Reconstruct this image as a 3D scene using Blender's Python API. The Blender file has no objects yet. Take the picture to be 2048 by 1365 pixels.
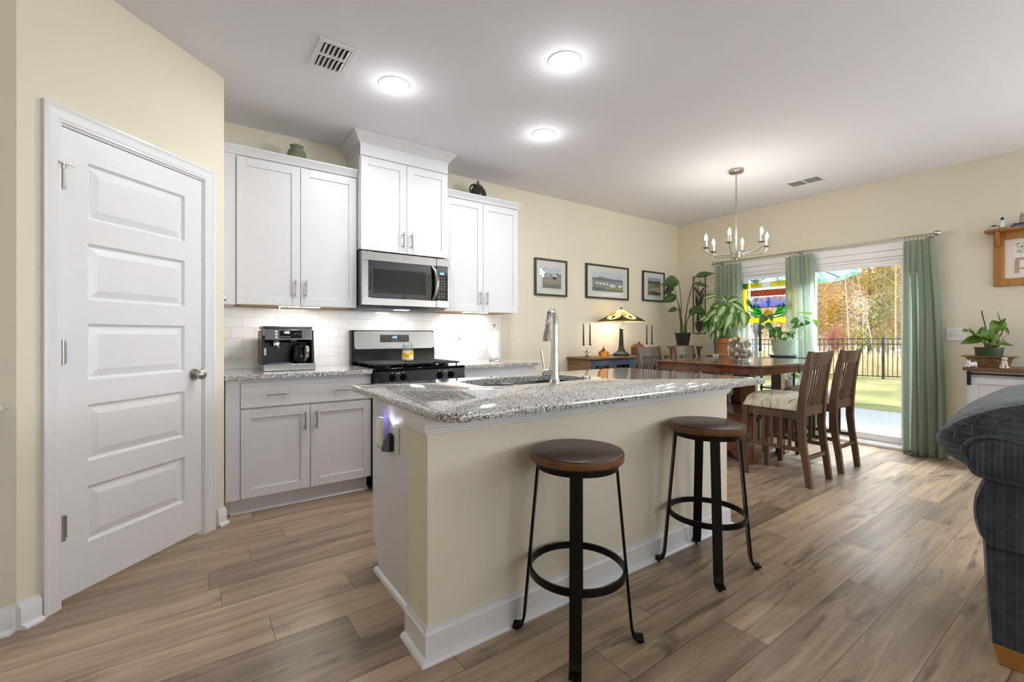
import bpy, bmesh, math, random
from mathutils import Vector, Matrix
random.seed(7)
sc = bpy.context.scene
col = sc.collection
PI = math.pi
# ------------------------------------------------------------------ camera
CAM_Z = 1.165
FOCAL_PX = 899.0
YAW = math.radians(54.62)          # heading of the view measured from the kitchen wall direction (+x)
cam_d = bpy.data.cameras.new('camera'); cam = bpy.data.objects.new('camera', cam_d); col.objects.link(cam)
cam_d.sensor_fit = 'HORIZONTAL'; cam_d.sensor_width = 36.0
cam_d.lens = FOCAL_PX / 2048 * 36.0
cam_d.shift_y = -(682.5 - 669.0) / 2048
cam_d.clip_start = 0.02; cam_d.clip_end = 300
cam.location = (0, 0, CAM_Z)
cam.rotation_euler = (PI/2, 0, YAW - PI/2)
sc.camera = cam
# ------------------------------------------------------------------ view, sky, sun, added daylight lamps
sc.view_settings.view_transform = 'Standard'
sc.view_settings.look = 'None'
sc.view_settings.exposure = 1.15
sc.view_settings.gamma = 1.0
sc.view_settings.use_curve_mapping = False
try:
    sc.cycles.use_denoising = True
    sc.cycles.sample_clamp_indirect = 6.0
    sc.cycles.max_bounces = 10
    sc.cycles.diffuse_bounces = 5
    sc.cycles.transparent_max_bounces = 16
    sc.cycles.caustics_reflective = False
    sc.cycles.caustics_refractive = False
except Exception:
    pass
world = bpy.data.worlds.new('sky'); sc.world = world; world.use_nodes = True
wn = world.node_tree.nodes; wl = world.node_tree.links
bg = wn['Background']
bg.inputs['Color'].default_value = (0.80, 0.90, 1.0, 1)
bg.inputs['Strength'].default_value = 1.15
def light(name, kind, loc, energy, color=(1, 1, 1), parent=None, **kw):
    d = bpy.data.lights.new(name, kind); d.energy = energy; d.color = color
    for k, v in kw.items():
        if k not in ('aim', 'rot'): setattr(d, k, v)
    o = bpy.data.objects.new(name, d); col.objects.link(o)
    o.location = loc
    if 'aim' in kw: o.rotation_euler = Vector(kw['aim']).to_track_quat('-Z', 'Y').to_euler()
    if parent is not None:
        o.parent = parent; o.location = Vector(loc) - wloc(parent)
    return o
def wloc(o):
    v = Vector((0, 0, 0))
    while o is not None:
        v += o.location; o = o.parent
    return v
SUN_TO = Vector((-0.35, 0.45, 0.82))
light('sun', 'SUN', (8, 8, 9), 4.2, (1.0, 0.95, 0.86), aim=-SUN_TO, angle=math.radians(0.6))
# added area lamps: extra daylight at the sliding door and unseen living room windows
light('added_door_daylight', 'AREA', (6.75, 2.2, 3.0), 380, (0.86, 0.93, 1.0), aim=(-1, 0, -0.35), shape='RECTANGLE', size=2.6, size_y=1.1)  # unseen lamp above the doorway, added to strengthen the sky light indoors
light('daylight_right_sky', 'AREA', (5.70, -2.4, 1.5), 16, (0.90, 0.95, 1.0), aim=(-1, 0.1, -0.1), shape='RECTANGLE', size=1.9, size_y=1.5)
light('added_bounce_right', 'AREA', (5.68, -2.4, 1.5), 62, (0.94, 0.97, 1.0), aim=(-0.7, 0.15, 0.7), shape='RECTANGLE', size=1.9, size_y=1.5)  # added and tilted up to brighten the ceiling like light off the ground
for _n, _x in (('a', 0.6), ('b', 3.6)):
    light('added_fill_front_' + _n, 'AREA', (_x, -3.93, 1.5), 6.5, (0.94, 0.97, 1.0), aim=(0, 0.75, 0.66), shape='RECTANGLE', size=1.7, size_y=1.5)  # soft fill added behind the camera, aimed up into the room
DOWNLIGHT_W = 4.8
DOME_W = 0.6
BULB_W = 1.05
# ------------------------------------------------------------------ mesh helpers
class MB:
    def __init__(s): s.v = []; s.f = []; s.c = {}
    def add(s, vs, fs):
        n = len(s.v); s.v += [tuple(p) for p in vs]; s.f += [tuple(i + n for i in q) for q in fs]; return n
    def box(s, x0, x1, y0, y1, z0, z1):
        s.add([(x0,y0,z0),(x1,y0,z0),(x1,y1,z0),(x0,y1,z0),(x0,y0,z1),(x1,y0,z1),(x1,y1,z1),(x0,y1,z1)],
              [(0,3,2,1),(4,5,6,7),(0,1,5,4),(1,2,6,5),(2,3,7,6),(3,0,4,7)]); return s
    def prism(s, poly, axis, lo, hi):
        def P(a, b, t): return {'x': (t, a, b), 'y': (a, t, b), 'z': (a, b, t)}[axis]
        n = len(poly)
        s.add([P(a, b, lo) for a, b in poly] + [P(a, b, hi) for a, b in poly],
              [tuple(range(n))[::-1], tuple(range(n, 2*n))] + [(i, (i+1) % n, n + (i+1) % n, n + i) for i in range(n)]); return s
    def loft(s, rings, caps=True, closed=True, loop=False):
        n = len(rings[0]); vs = [p for r in rings for p in r]; fs = []
        R = len(rings)
        for j in range(R if loop else R - 1):
            for i in range(n if closed else n - 1):
                a = j*n + i; b = j*n + (i+1) % n; k = ((j+1) % R)*n
                fs.append((a, b, k + (i+1) % n, k + i))
        if caps and not loop and closed: fs += [tuple(range(n))[::-1], tuple((R-1)*n + i for i in range(n))]
        s.add(vs, fs); return s
    def lathe(s, prof, c=(0,0,0), seg=24, caps=True):
        s.loft([[(c[0]+r*math.cos(2*PI*i/seg), c[1]+r*math.sin(2*PI*i/seg), c[2]+z) for i in range(seg)] for r, z in prof], caps); return s
    def tube(s, pts, r, seg=8, closed=False, flat=None):
        pts = [Vector(p) for p in pts]; N = len(pts)
        rs = r if isinstance(r, (list, tuple)) else [r]*N
        T = []
        for i in range(N):
            a = pts[(i-1) % N] if (closed or i > 0) else pts[i]; b = pts[(i+1) % N] if (closed or i < N-1) else pts[i]
            t = b - a; T.append(t.normalized() if t.length > 1e-9 else Vector((0,0,1)))
        u = T[0].orthogonal().normalized()
        if abs(T[0].z) < 0.9: u = (Vector((0,0,1)) - T[0]*T[0].z).normalized()
        rings = []
        for i in range(N):
            u = (u - T[i]*u.dot(T[i])); u = u.normalized() if u.length > 1e-6 else T[i].orthogonal().normalized()
            w = T[i].cross(u)
            rings.append([pts[i] + (u*math.cos(2*PI*k/seg) + w*math.sin(2*PI*k/seg)*(flat or 1))*rs[i] for k in range(seg)])
        s.loft(rings, caps=not closed, loop=closed); return s
    def bar(s, p0, p1, w, t, side=(0,0,1)):
        p0 = Vector(p0); p1 = Vector(p1); d = (p1-p0).normalized(); a = Vector(side); a = (a - d*a.dot(d)).normalized(); b = d.cross(a)
        R = [[p + a*sx*w/2 + b*sy*t/2 for sx, sy in ((-1,-1),(1,-1),(1,1),(-1,1))] for p in (p0, p1)]
        s.loft(R); return s
    def cyl(s, p0, p1, r0, r1=None, seg=16): return s.tube([p0, p1], [r0, r0 if r1 is None else r1], seg)
    def sphere(s, c, r, seg=14, rings=9, sc=(1,1,1)):
        R = [[(c[0]+sc[0]*r*math.sin(PI*max(j,.02)/rings if j<rings else PI*.998)*math.cos(2*PI*i/seg), c[1]+sc[1]*r*math.sin(PI*max(j,.02)/rings if j<rings else PI*.998)*math.sin(2*PI*i/seg), c[2]-sc[2]*r*math.cos(PI*j/rings)) for i in range(seg)] for j in range(rings+1)]
        s.loft(R); return s
    def torus(s, c, R, r, axis='z', seg=24, sub=8):
        A = {'z': lambda a, b: (a, b, 0), 'x': lambda a, b: (0, a, b), 'y': lambda a, b: (a, 0, b)}[axis]
        s.tube([Vector(c) + Vector(A(R*math.cos(2*PI*i/seg), R*math.sin(2*PI*i/seg))) for i in range(seg)], r, sub, closed=True); return s
    def grid(s, fn, nu, nv, colf=None):
        n0 = len(s.v)
        for j in range(nv+1):
            for i in range(nu+1):
                s.v.append(tuple(fn(i/nu, j/nv)))
                if colf: s.c[len(s.v)-1] = colf(i/nu, j/nv)
        for j in range(nv):
            for i in range(nu):
                a = n0 + j*(nu+1) + i; s.f.append((a, a+1, a+nu+2, a+nu+1))
        return s
    def xf(s, M): s.v = [tuple(M @ Vector(p)) for p in s.v]; return s
    def build(s, name, m, parent=None, bevel=0, smooth=38, seg=2, recalc=True, solid=0, origin=True):
        me = bpy.data.meshes.new(name)
        off = wloc(parent) if parent is not None else Vector((0,0,0))
        o = bpy.data.objects.new(name, me); col.objects.link(o)
        if parent is not None: o.parent = parent
        elif origin and s.v:
            xs, ys, zs = zip(*s.v); off = Vector(((min(xs)+max(xs))/2, (min(ys)+max(ys))/2, min(zs))); o.location = off
        me.from_pydata([tuple(Vector(p)-off) for p in s.v], [], s.f)
        if recalc:
            b = bmesh.new(); b.from_mesh(me); bmesh.ops.recalc_face_normals(b, faces=b.faces); b.to_mesh(me); b.free()
        if s.c:
            at = me.color_attributes.new('leafuv', 'FLOAT_COLOR', 'POINT')
            for i in range(len(s.v)):
                c = s.c.get(i, (0, 0)); at.data[i].color = (c[0], c[1], 0, 1)
        me.materials.append(m)
        if smooth:
            for p in me.polygons: p.use_smooth = True
            me.set_sharp_from_angle(angle=math.radians(smooth))
        if solid:
            md = o.modifiers.new('solid', 'SOLIDIFY'); md.thickness = solid; md.offset = 0
        if bevel:
            md = o.modifiers.new('edge', 'BEVEL'); md.width = bevel; md.segments = seg; md.limit_method = 'ANGLE'; md.angle_limit = math.radians(40); md.harden_normals = False
        return o
def tag(o, label, cat, group=None):
    o['label'] = label; o['category'] = cat
    if group: o['group'] = group
    return o
def thing(name, loc, label, cat, group=None):
    o = bpy.data.objects.new(name, None); col.objects.link(o); o.location = loc; o.empty_display_size = 0.1
    return tag(o, label, cat, group)
def struct(o): o['kind'] = 'structure'; return o
def sempty(name, loc):
    o = bpy.data.objects.new(name, None); col.objects.link(o); o.location = loc; o['kind'] = 'structure'; return o
def stuff(o, label, cat): o['kind'] = 'stuff'; return tag(o, label, cat)
def dup(root, loc, rotz=0.0, label=None, group=None, scale=None):
    r = root.copy(); col.objects.link(r); r.location = loc; r.rotation_euler = (0, 0, rotz)
    if label: r['label'] = label
    if group: r['group'] = group
    if scale: r.scale = scale if isinstance(scale, tuple) else (scale,)*3
    for ch in list(root.children):
        c = ch.copy(); col.objects.link(c); c.parent = r
        for g in list(ch.children):
            d = g.copy(); col.objects.link(d); d.parent = c
    return r
def text(name, body, size, m, parent, loc, rot, ext=0.0005, align='CENTER', xs=1.0):
    cu = bpy.data.curves.new(name, 'FONT'); cu.body = body; cu.size = size; cu.extrude = ext; cu.align_x = align; cu.align_y = 'CENTER'; cu.resolution_u = 3
    t = bpy.data.objects.new(name, cu); col.objects.link(t)
    bpy.context.view_layer.update()
    me = bpy.data.meshes.new_from_object(t.evaluated_get(bpy.context.evaluated_depsgraph_get()))
    bpy.data.objects.remove(t)
    me.transform(Matrix.Diagonal((xs, 1, 1, 1)))
    o = bpy.data.objects.new(name, me); col.objects.link(o); me.materials.clear(); me.materials.append(m)
    o.rotation_euler = rot; o.parent = parent; o.location = Vector(loc) - wloc(parent)
    return o
FACE_MY = (PI/2, 0, 0)             # text that reads from -y
FACE_MX = (PI/2, 0, -PI/2)         # text that reads from -x
def arc(cx, cy, r, a0, a1, n): return [(cx + r*math.cos(math.radians(a0+(a1-a0)*i/n)), cy + r*math.sin(math.radians(a0+(a1-a0)*i/n))) for i in range(n+1)]
def rrect(x0, x1, y0, y1, r, n=5):
    return arc(x1-r, y0+r, r, -90, 0, n) + arc(x1-r, y1-r, r, 0, 90, n) + arc(x0+r, y1-r, r, 90, 180, n) + arc(x0+r, y0+r, r, 180, 270, n)
def catmull(P, n=6):
    P = [Vector(p) for p in P]; out = []
    for i in range(len(P)-1):
        a = P[max(i-1,0)]; b = P[i]; c = P[i+1]; d = P[min(i+2,len(P)-1)]
        for k in range(n):
            t = k/n; out.append(0.5*((2*b)+(c-a)*t+(2*a-5*b+4*c-d)*t*t+(3*b-a-3*c+d)*t**3))
    out.append(P[-1]); return out
# ------------------------------------------------------------------ materials
def lin(h):
    c = [int(h[i:i+2], 16)/255 for i in (0, 2, 4)]
    return tuple(x/12.92 if x <= .04045 else ((x+.055)/1.055)**2.4 for x in c) + (1,)
class NT:
    def __init__(s, name):
        s.m = bpy.data.materials.new(name); s.m.use_nodes = True; s.t = s.m.node_tree; s.t.nodes.clear()
        s.out = s.t.nodes.new('ShaderNodeOutputMaterial')
    def n(s, typ, ins=None, **props):
        nd = s.t.nodes.new('ShaderNode' + typ)
        for k, v in props.items(): setattr(nd, k, v)
        for k, v in (ins or {}).items(): s.set(nd, k, v)
        return nd
    def set(s, nd, k, v):
        i = nd.inputs[k]
        if isinstance(v, tuple) and len(v) == 2 and hasattr(v[0], 'outputs'): s.t.links.new(v[0].outputs[v[1]], i)
        elif hasattr(v, 'outputs'): s.t.links.new(v.outputs[0], i)
        else: i.default_value = v
    def math(s, op, a, b=0.0, c=None):
        ins = {0: a, 1: b}
        if c is not None: ins[2] = c
        return s.n('Math', ins, operation=op)
    def ramp(s, fac, stops, interp='LINEAR'):
        r = s.n('ValToRGB', {'Fac': fac}); e = r.color_ramp; e.interpolation = interp
        while len(e.elements) > 1: e.elements.remove(e.elements[-1])
        e.elements[0].position = stops[0][0]; e.elements[0].color = stops[0][1]
        for p, c in stops[1:]:
            x = e.elements.new(p); x.color = c
        return r
    def mix(s, fac, a, b, blend='MIX'):
        r = s.n('Mix', data_type='RGBA', blend_type=blend)
        s.set(r, 0, fac); s.set(r, 6, a); s.set(r, 7, b); r_out = (r, 2); return r_out
    def pos(s, scale=(1,1,1), obj=False, loc=(0,0,0), rot=(0,0,0)):
        src = (s.n('TexCoord'), 'Object') if obj else (s.n('NewGeometry'), 'Position')
        return s.n('Mapping', {'Vector': src, 'Scale': scale, 'Location': loc, 'Rotation': rot})
    def bsdf(s, **kw):
        b = s.n('BsdfPrincipled')
        for k, v in kw.items():
            s.set(b, {'color': 'Base Color', 'rough': 'Roughness', 'metal': 'Metallic', 'normal': 'Normal', 'spec': 'Specular IOR Level', 'trans': 'Transmission Weight', 'coat': 'Coat Weight', 'coatr': 'Coat Roughness', 'emit': 'Emission Color', 'emits': 'Emission Strength', 'ior': 'IOR', 'sheen': 'Sheen Weight', 'alpha': 'Alpha', 'aniso': 'Anisotropic'}.get(k, k), v)
        return b
    def done(s, sh): s.t.links.new((sh[0].outputs[sh[1]] if isinstance(sh, tuple) else sh.outputs[0]), s.out.inputs['Surface']); return s.m
    def bump(s, h, strength=.3, dist=.002): return s.n('Bump', {'Height': h, 'Strength': strength, 'Distance': dist})
def plain(name, hexc, rough=.5, metal=0.0, noise=0.0, nscale=30, bump=0.0, **kw):
    t = NT(name); c = lin(hexc)
    p = t.pos(obj=True); nz = t.n('TexNoise', {'Vector': p, 'Scale': nscale, 'Detail': 4.0})
    k = max(noise, .012)
    cc = t.mix((nz, 'Fac'), tuple(x*(1-k) for x in c[:3])+(1,), tuple(min(1, x*(1+k)) for x in c[:3])+(1,))
    if bump: kw['normal'] = t.bump((nz, 'Fac'), bump)
    return t.done(t.bsdf(color=cc, rough=rough, metal=metal, **kw))
def emis(name, hexc, strength):
    t = NT(name); e = t.n('Emission', {'Color': lin(hexc), 'Strength': strength}); return t.done(e)
def wood(name, c1, c2, axis='x', rough=.35, s=1.0, coat=0.0, obj=True, c3=None):
    t = NT(name); st = {'x': (1.6, 28, 28), 'y': (28, 1.6, 28), 'z': (28, 28, 1.6)}[axis]
    p = t.pos(tuple(q*s for q in st), obj=obj)
    a = t.n('TexNoise', {'Vector': p, 'Scale': 1.0, 'Detail': 6.0, 'Roughness': .6, 'Distortion': .6})
    p2 = t.pos(tuple(q*s*.22 for q in st), obj=obj); b = t.n('TexNoise', {'Vector': p2, 'Scale': 1.0, 'Detail': 3.0})
    f = t.math('ADD', t.math('MULTIPLY', (a, 'Fac'), .6), t.math('MULTIPLY', (b, 'Fac'), .5))
    r = t.ramp(f, [(.32, lin(c3 or c1)), (.5, lin(c1)), (.72, lin(c2))])
    return t.done(t.bsdf(color=(r, 'Color'), rough=rough, coat=coat, coatr=.15, normal=t.bump((a, 'Fac'), .08)))
def glass(name, hexc='FFFFFF', rough=0.0, ior=1.45):
    t = NT(name); return t.done(t.bsdf(color=lin(hexc), rough=rough, trans=1.0, ior=ior))
def pane(name, tint='FFFFFF', refl=.08):
    t = NT(name); g = t.n('NewGeometry')
    c = t.math('ABSOLUTE', (t.n('VectorMath', {0: (g, 'Incoming'), 1: (g, 'Normal')}, operation='DOT_PRODUCT'), 'Value'))
    f = t.math('ADD', t.math('MULTIPLY', t.math('POWER', t.math('SUBTRACT', 1.0, c), 5.0), .95), refl*.56)
    return t.done(t.n('MixShader', {0: f, 1: t.n('BsdfTransparent', {'Color': lin(tint)}), 2: t.n('BsdfGlossy', {'Roughness': .01})}))
def wall_paint(name, hexc, rough=.75):
    t = NT(name); p = t.pos(); nz = t.n('TexNoise', {'Vector': p, 'Scale': 160.0, 'Detail': 3.0})
    n2 = t.n('TexNoise', {'Vector': p, 'Scale': 1.4, 'Detail': 2.0}); c = lin(hexc)
    cc = t.mix((n2, 'Fac'), tuple(x*.985 for x in c[:3])+(1,), c)
    return t.done(t.bsdf(color=cc, rough=rough, spec=.3, normal=t.bump((nz, 'Fac'), .12, .001)))
def floor_mat():
    t = NT('plank_floor'); g = t.n('NewGeometry'); x = t.n('SeparateXYZ', {0: (g, 'Position')})
    W, L = .183, 1.22
    ry = t.math('ADD', t.math('DIVIDE', (x, 'Y'), W), 20.541); row = t.math('FLOOR', ry); fy = t.math('FRACT', ry)
    wr = t.n('TexWhiteNoise', {'W': row}, noise_dimensions='1D')
    rx = t.math('ADD', t.math('DIVIDE', (x, 'X'), L), t.math('MULTIPLY', (wr, 'Value'), 7.0)); pid = t.math('FLOOR', rx); fx = t.math('FRACT', rx)
    rnd = t.n('TexWhiteNoise', {'Vector': t.n('CombineXYZ', {0: row, 1: pid})}, noise_dimensions='2D'); rv = (rnd, 'Value')
    sh = t.math('MULTIPLY', rv, 37.0)
    def nz(sx, sy, detail, dist, rough=.55):
        return t.n('TexNoise', {'Vector': t.n('CombineXYZ', {0: t.math('ADD', t.math('MULTIPLY', (x, 'X'), sx), sh), 1: t.math('MULTIPLY', (x, 'Y'), sy), 2: sh}), 'Scale': 1.0, 'Detail': detail, 'Distortion': dist, 'Roughness': rough})
    a = nz(1.1, 13.0, 5.0, .8); b = nz(2.2, 60.0, 6.0, .4); k = nz(1.5, 9.0, 3.0, 1.6)
    f = t.math('ADD', t.math('MULTIPLY', (a, 'Fac'), .55), t.math('ADD', t.math('MULTIPLY', (b, 'Fac'), .25), t.math('MULTIPLY', rv, .24)))
    base = t.ramp(f, [(.28, lin('655547')), (.42, lin('857361')), (.55, lin('A08B74')), (.70, lin('BFA98C'))])
    streak = t.ramp((k, 'Fac'), [(.57, (0,0,0,1)), (.70, (1,1,1,1))])
    c1 = t.mix(t.math('MULTIPLY', (streak, 'Color'), .7), (base, 'Color'), lin('54443A'))
    ey = t.math('MULTIPLY', t.math('MINIMUM', fy, t.math('SUBTRACT', 1.0, fy)), W); ex = t.math('MULTIPLY', t.math('MINIMUM', fx, t.math('SUBTRACT', 1.0, fx)), L)
    seam = t.math('LESS_THAN', t.math('MINIMUM', ey, ex), .0013)
    c2 = t.mix(t.math('MULTIPLY', seam, .8), c1, lin('3B2D22'))
    h = t.math('SUBTRACT', t.math('MULTIPLY', (b, 'Fac'), .25), seam)
    return t.done(t.bsdf(color=c2, rough=t.math('ADD', t.math('MULTIPLY', (b, 'Fac'), .14), .26), spec=.45, normal=t.bump(h, .18, .0015)))
def granite():
    t = NT('speckled_granite'); p = t.pos()
    d = t.n('TexNoise', {'Vector': p, 'Scale': 90.0, 'Detail': 3.0})
    pv = t.n('VectorMath', {0: (p, 0), 1: t.n('VectorMath', {0: (d, 'Color'), 'Scale': .012}, operation='SCALE')}, operation='ADD')
    v = t.n('TexVoronoi', {'Vector': pv, 'Scale': 235.0}); s = t.n('SeparateColor', {0: (v, 'Color')})
    r = t.ramp((s, 0), [(0, lin('343435')), (.14, lin('7C7A78')), (.32, lin('B3B1AE')), (.54, lin('D6D4D1')), (.8, lin('EBE9E6'))], 'CONSTANT')
    v2 = t.n('TexVoronoi', {'Vector': pv, 'Scale': 520.0}); s2 = t.n('SeparateColor', {0: (v2, 'Color')})
    c = t.mix(t.math('MULTIPLY', t.math('LESS_THAN', (s2, 1), .14), .8), (r, 'Color'), lin('2B2A2A'))
    return t.done(t.bsdf(color=c, rough=.06, spec=1.0, coat=.5, coatr=.02))
def tile():
    t = NT('white_subway_tile'); g = t.n('NewGeometry'); x = t.n('SeparateXYZ', {0: (g, 'Position')})
    uv = t.n('CombineXYZ', {0: t.math('ADD', (x, 'X'), t.math('MULTIPLY', (x, 'Y'), 1.0)), 1: t.math('ADD', (x, 'Z'), -.905)})
    b = t.n('TexBrick', {'Vector': uv, 'Scale': 1.0, 'Brick Width': .1545, 'Row Height': .0778, 'Mortar Size': .0016, 'Mortar Smooth': .2, 'Color1': lin('F1F1F1'), 'Color2': lin('ECECEC'), 'Mortar': lin('CFCFCD')}, offset=.5)
    nz = t.n('TexNoise', {'Vector': t.pos(), 'Scale': 9.0})
    h = t.math('SUBTRACT', t.math('MULTIPLY', (nz, 'Fac'), .25), (b, 'Fac'))
    return t.done(t.bsdf(color=(b, 'Color'), rough=t.math('ADD', t.math('MULTIPLY', (b, 'Fac'), .5), .1), normal=t.bump(h, .25, .0015)))
def steel(name='brushed_steel', axis='x', hexc='9E9C9A', rough=.24):
    t = NT(name); st = {'x': (2, 260, 260), 'z': (260, 260, 2), 'y': (260, 2, 260)}[axis]
    nz = t.n('TexNoise', {'Vector': t.pos(st, obj=True), 'Scale': 1.0, 'Detail': 2.0})
    return t.done(t.bsdf(color=lin(hexc), metal=1.0, rough=t.math('ADD', t.math('MULTIPLY', (nz, 'Fac'), .16), rough-.08), normal=t.bump((nz, 'Fac'), .04, .0005)))
def cloth(name, hexc, hex2, trans=.0, scale=220, rough=.9, axis=None):
    t = NT(name); p = t.pos(obj=True)
    n1 = t.n('TexNoise', {'Vector': t.pos((scale*.15, scale*.15, scale*3), obj=True), 'Scale': 1.0, 'Detail': 2.0})
    n2 = t.n('TexNoise', {'Vector': t.pos((scale*2, scale*2, scale*.1), obj=True), 'Scale': 1.0, 'Detail': 2.0})
    f = t.math('MULTIPLY', t.math('ADD', (n1, 'Fac'), (n2, 'Fac')), .5)
    c = t.ramp(f, [(.35, lin(hexc)), (.65, lin(hex2))])
    b = t.bsdf(color=(c, 'Color'), rough=rough, spec=.15, sheen=.15, normal=t.bump(f, .3, .001))
    if not trans: return t.done(b)
    return t.done(t.n('MixShader', {0: trans, 1: b, 2: t.n('BsdfTranslucent', {'Color': (c, 'Color')})}))
def corduroy(name, comp, hexd, hexl, freq):
    t = NT(name); x = t.n('SeparateXYZ', {0: (t.n('NewGeometry'), 'Position')})
    nz = t.n('TexNoise', {'Vector': t.pos(), 'Scale': 7.0, 'Detail': 3.0})
    src = (x, comp) if comp == 'Y' else t.math('ADD', (x, 'X'), t.math('MULTIPLY', (x, 'Z'), 1.3))
    ph = t.math('ADD', t.math('MULTIPLY', src, freq), t.math('MULTIPLY', (nz, 'Fac'), 2.8))
    if comp != 'Y': ph = t.math('ADD', ph, t.math('MULTIPLY', (t.n('TexNoise', {'Vector': t.pos(), 'Scale': 2.6, 'Detail': 3.0}), 'Fac'), 14.0))
    w = t.math('SINE', ph); w2 = t.math('SINE', t.math('MULTIPLY', ph, .37))
    h = t.math('ADD', t.math('MULTIPLY', w, .5), t.math('MULTIPLY', w2, .4))
    f = t.math('ADD', t.math('MULTIPLY', h, .35), .5)
    n2 = t.n('TexNoise', {'Vector': t.pos(), 'Scale': 18.0, 'Detail': 4.0})
    c = t.ramp(t.math('ADD', t.math('MULTIPLY', f, .4), t.math('MULTIPLY', (n2, 'Fac'), .6)), [(.25, lin(hexd)), (.85, lin(hexl))])
    return t.done(t.bsdf(color=(c, 'Color'), rough=.9, spec=.2, sheen=.35, normal=t.bump(h, .35 if comp != 'Y' else .55, .005)))
def leafmat(name, dark, lightc, varieg=None, trans=.35, spread=.5):
    t = NT(name); a = t.n('Attribute', attribute_name='leafuv'); s = t.n('SeparateColor', {0: (a, 'Color')})
    u = t.math('ABSOLUTE', t.math('SUBTRACT', (s, 0), .5))      # 0 midrib .. .5 margin
    nz = t.n('TexNoise', {'Vector': t.pos((9, 9, 9), obj=True), 'Scale': 1.0, 'Detail': 3.0})
    c = t.ramp((nz, 'Fac'), [(.3, lin(dark)), (.7, lin(lightc))])
    outc = (c, 'Color')
    vein = t.math('LESS_THAN', u, .02)
    if varieg:
        sl = t.math('SINE', t.math('ADD', t.math('MULTIPLY', (s, 1), 46.0), t.math('MULTIPLY', u, -30.0)))
        edge = t.math('ADD', t.math('MULTIPLY', sl, .085), t.math('ADD', spread*.5, t.math('MULTIPLY', (nz, 'Fac'), .05)))
        m = t.n('MapRange', {'Value': t.math('SUBTRACT', edge, u), 'From Min': -.03, 'From Max': .05})
        outc = t.mix(m, outc, lin(varieg))
    else:
        outc = t.mix(t.math('MULTIPLY', vein, .5), outc, lin('A9BF6A'))
    b = t.bsdf(color=outc, rough=.35, spec=.45)
    return t.done(t.n('MixShader', {0: trans, 1: b, 2: t.n('BsdfTranslucent', {'Color': outc})}))
M = {}
M['wall'] = wall_paint('cream_wall_paint', 'E7E0CC')
M['ceil'] = wall_paint('white_ceiling_paint', 'EBEBF1', .85)
M['trim'] = plain('white_trim_paint', 'E6E6E8', .32)
M['cab'] = plain('white_cabinet_paint', 'DBDBDE', .38)
M['cabwood'] = wood('raw_maple', 'B98A55', 'CDA16B', 'x', .5)
M['vinyl'] = plain('white_vinyl', 'F2F3F5', .35)
M['floor'] = floor_mat()
M['granite'] = granite()
M['tile'] = tile()
M['steel'] = steel()
M['fascia'] = steel('fascia_steel', 'x', '8E8C8A', .30)
M['nickel'] = plain('satin_nickel', 'B5B0A8', .28, 1.0)
M['chrome'] = plain('polished_chrome', 'DEDCD8', .06, 1.0)
M['blackgloss'] = plain('black_gloss', '030304', .08, spec=.22)
M['blackglass'] = plain('black_glass', '06070A', .03, spec=.6)
M['black'] = plain('black_enamel', '040404', .3, spec=.25)
M['iron'] = plain('cast_iron', '222120', .6, bump=.2, nscale=200)
M['darkplastic'] = plain('dark_plastic', '131110', .35)
M['bronze'] = plain('dark_bronze_metal', '1E1A17', .42, .75, noise=.25, nscale=12)
M['stoolwood'] = wood('dark_stained_wood', '37211A', '543221', 'x', .33, c3='1E110C')
M['table'] = wood('cherry_brown_wood', '5E3218', '82491F', 'x', .18, coat=.8, c3='43210F')
M['chairwood'] = wood('walnut_brown_wood', '5C4533', '765C47', 'z', .28, c3='402D20')
M['oak'] = wood('golden_oak', 'A87434', 'C28F4C', 'z', .4)
M['sidewood'] = wood('rustic_brown_wood', '6E5137', '8E6F4C', 'y', .45, c3='4A3524')
M['bluegrey'] = plain('slate_blue_paint', '4F6378', .22, noise=.06)
M['clear'] = glass('clear_glass')
M['thin'] = pane('thin_clear_glass', 'F4F8F8', .12)
M['crystal'] = pane('crystal_glass', 'E6ECEC', .42)
M['pane'] = pane('window_pane')
M['amber'] = glass('amber_glass', 'F2A63C')
M['greenglass'] = plain('mottled_green_glaze', '74805F', .12, noise=.5, nscale=22, coat=.6)
M['brownglaze'] = plain('brown_glaze', '2F2A20', .15, noise=.2, nscale=20)
M['candle'] = plain('dark_green_wax', '2C3A2E', .5)
M['terracotta'] = plain('terracotta_clay', 'B4703F', .8, noise=.22, nscale=9)
M['mint'] = plain('mint_green_plastic', 'A9C4AC', .45)
M['slate'] = plain('slate_grey_plastic', '6F767D', .4)
M['blackpot'] = plain('black_plastic_pot', '1D1B19', .45)
M['greenpot'] = plain('dark_green_pot', '3A4A2E', .45)
M['soil'] = plain('potting_soil', '3A2C20', .95, noise=.5, nscale=60)
M['wicker'] = wood('woven_wicker', '7D5F35', 'B08F5A', 'x', .6, s=2.2, c3='4E3718')
M['white'] = plain('white_ceramic', 'EFEFEC', .25)
M['paper'] = plain('white_paper', 'F4F4F2', .9, bump=.15, nscale=150)
M['curtain'] = cloth('sage_linen', 'A8B5A4', 'BCC8B8', .54)
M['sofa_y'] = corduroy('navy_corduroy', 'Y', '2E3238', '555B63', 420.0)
M['sofa_x'] = corduroy('window_lit_corduroy', 'X', '3C434A', '7C878C', 520.0)  # navy corduroy lightened: window light on the upper parts put into its colour
M['concrete'] = plain('pale_concrete', '97999C', .9, noise=.1, nscale=3)
M['fence'] = plain('black_aluminium', '17181A', .4)
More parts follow.
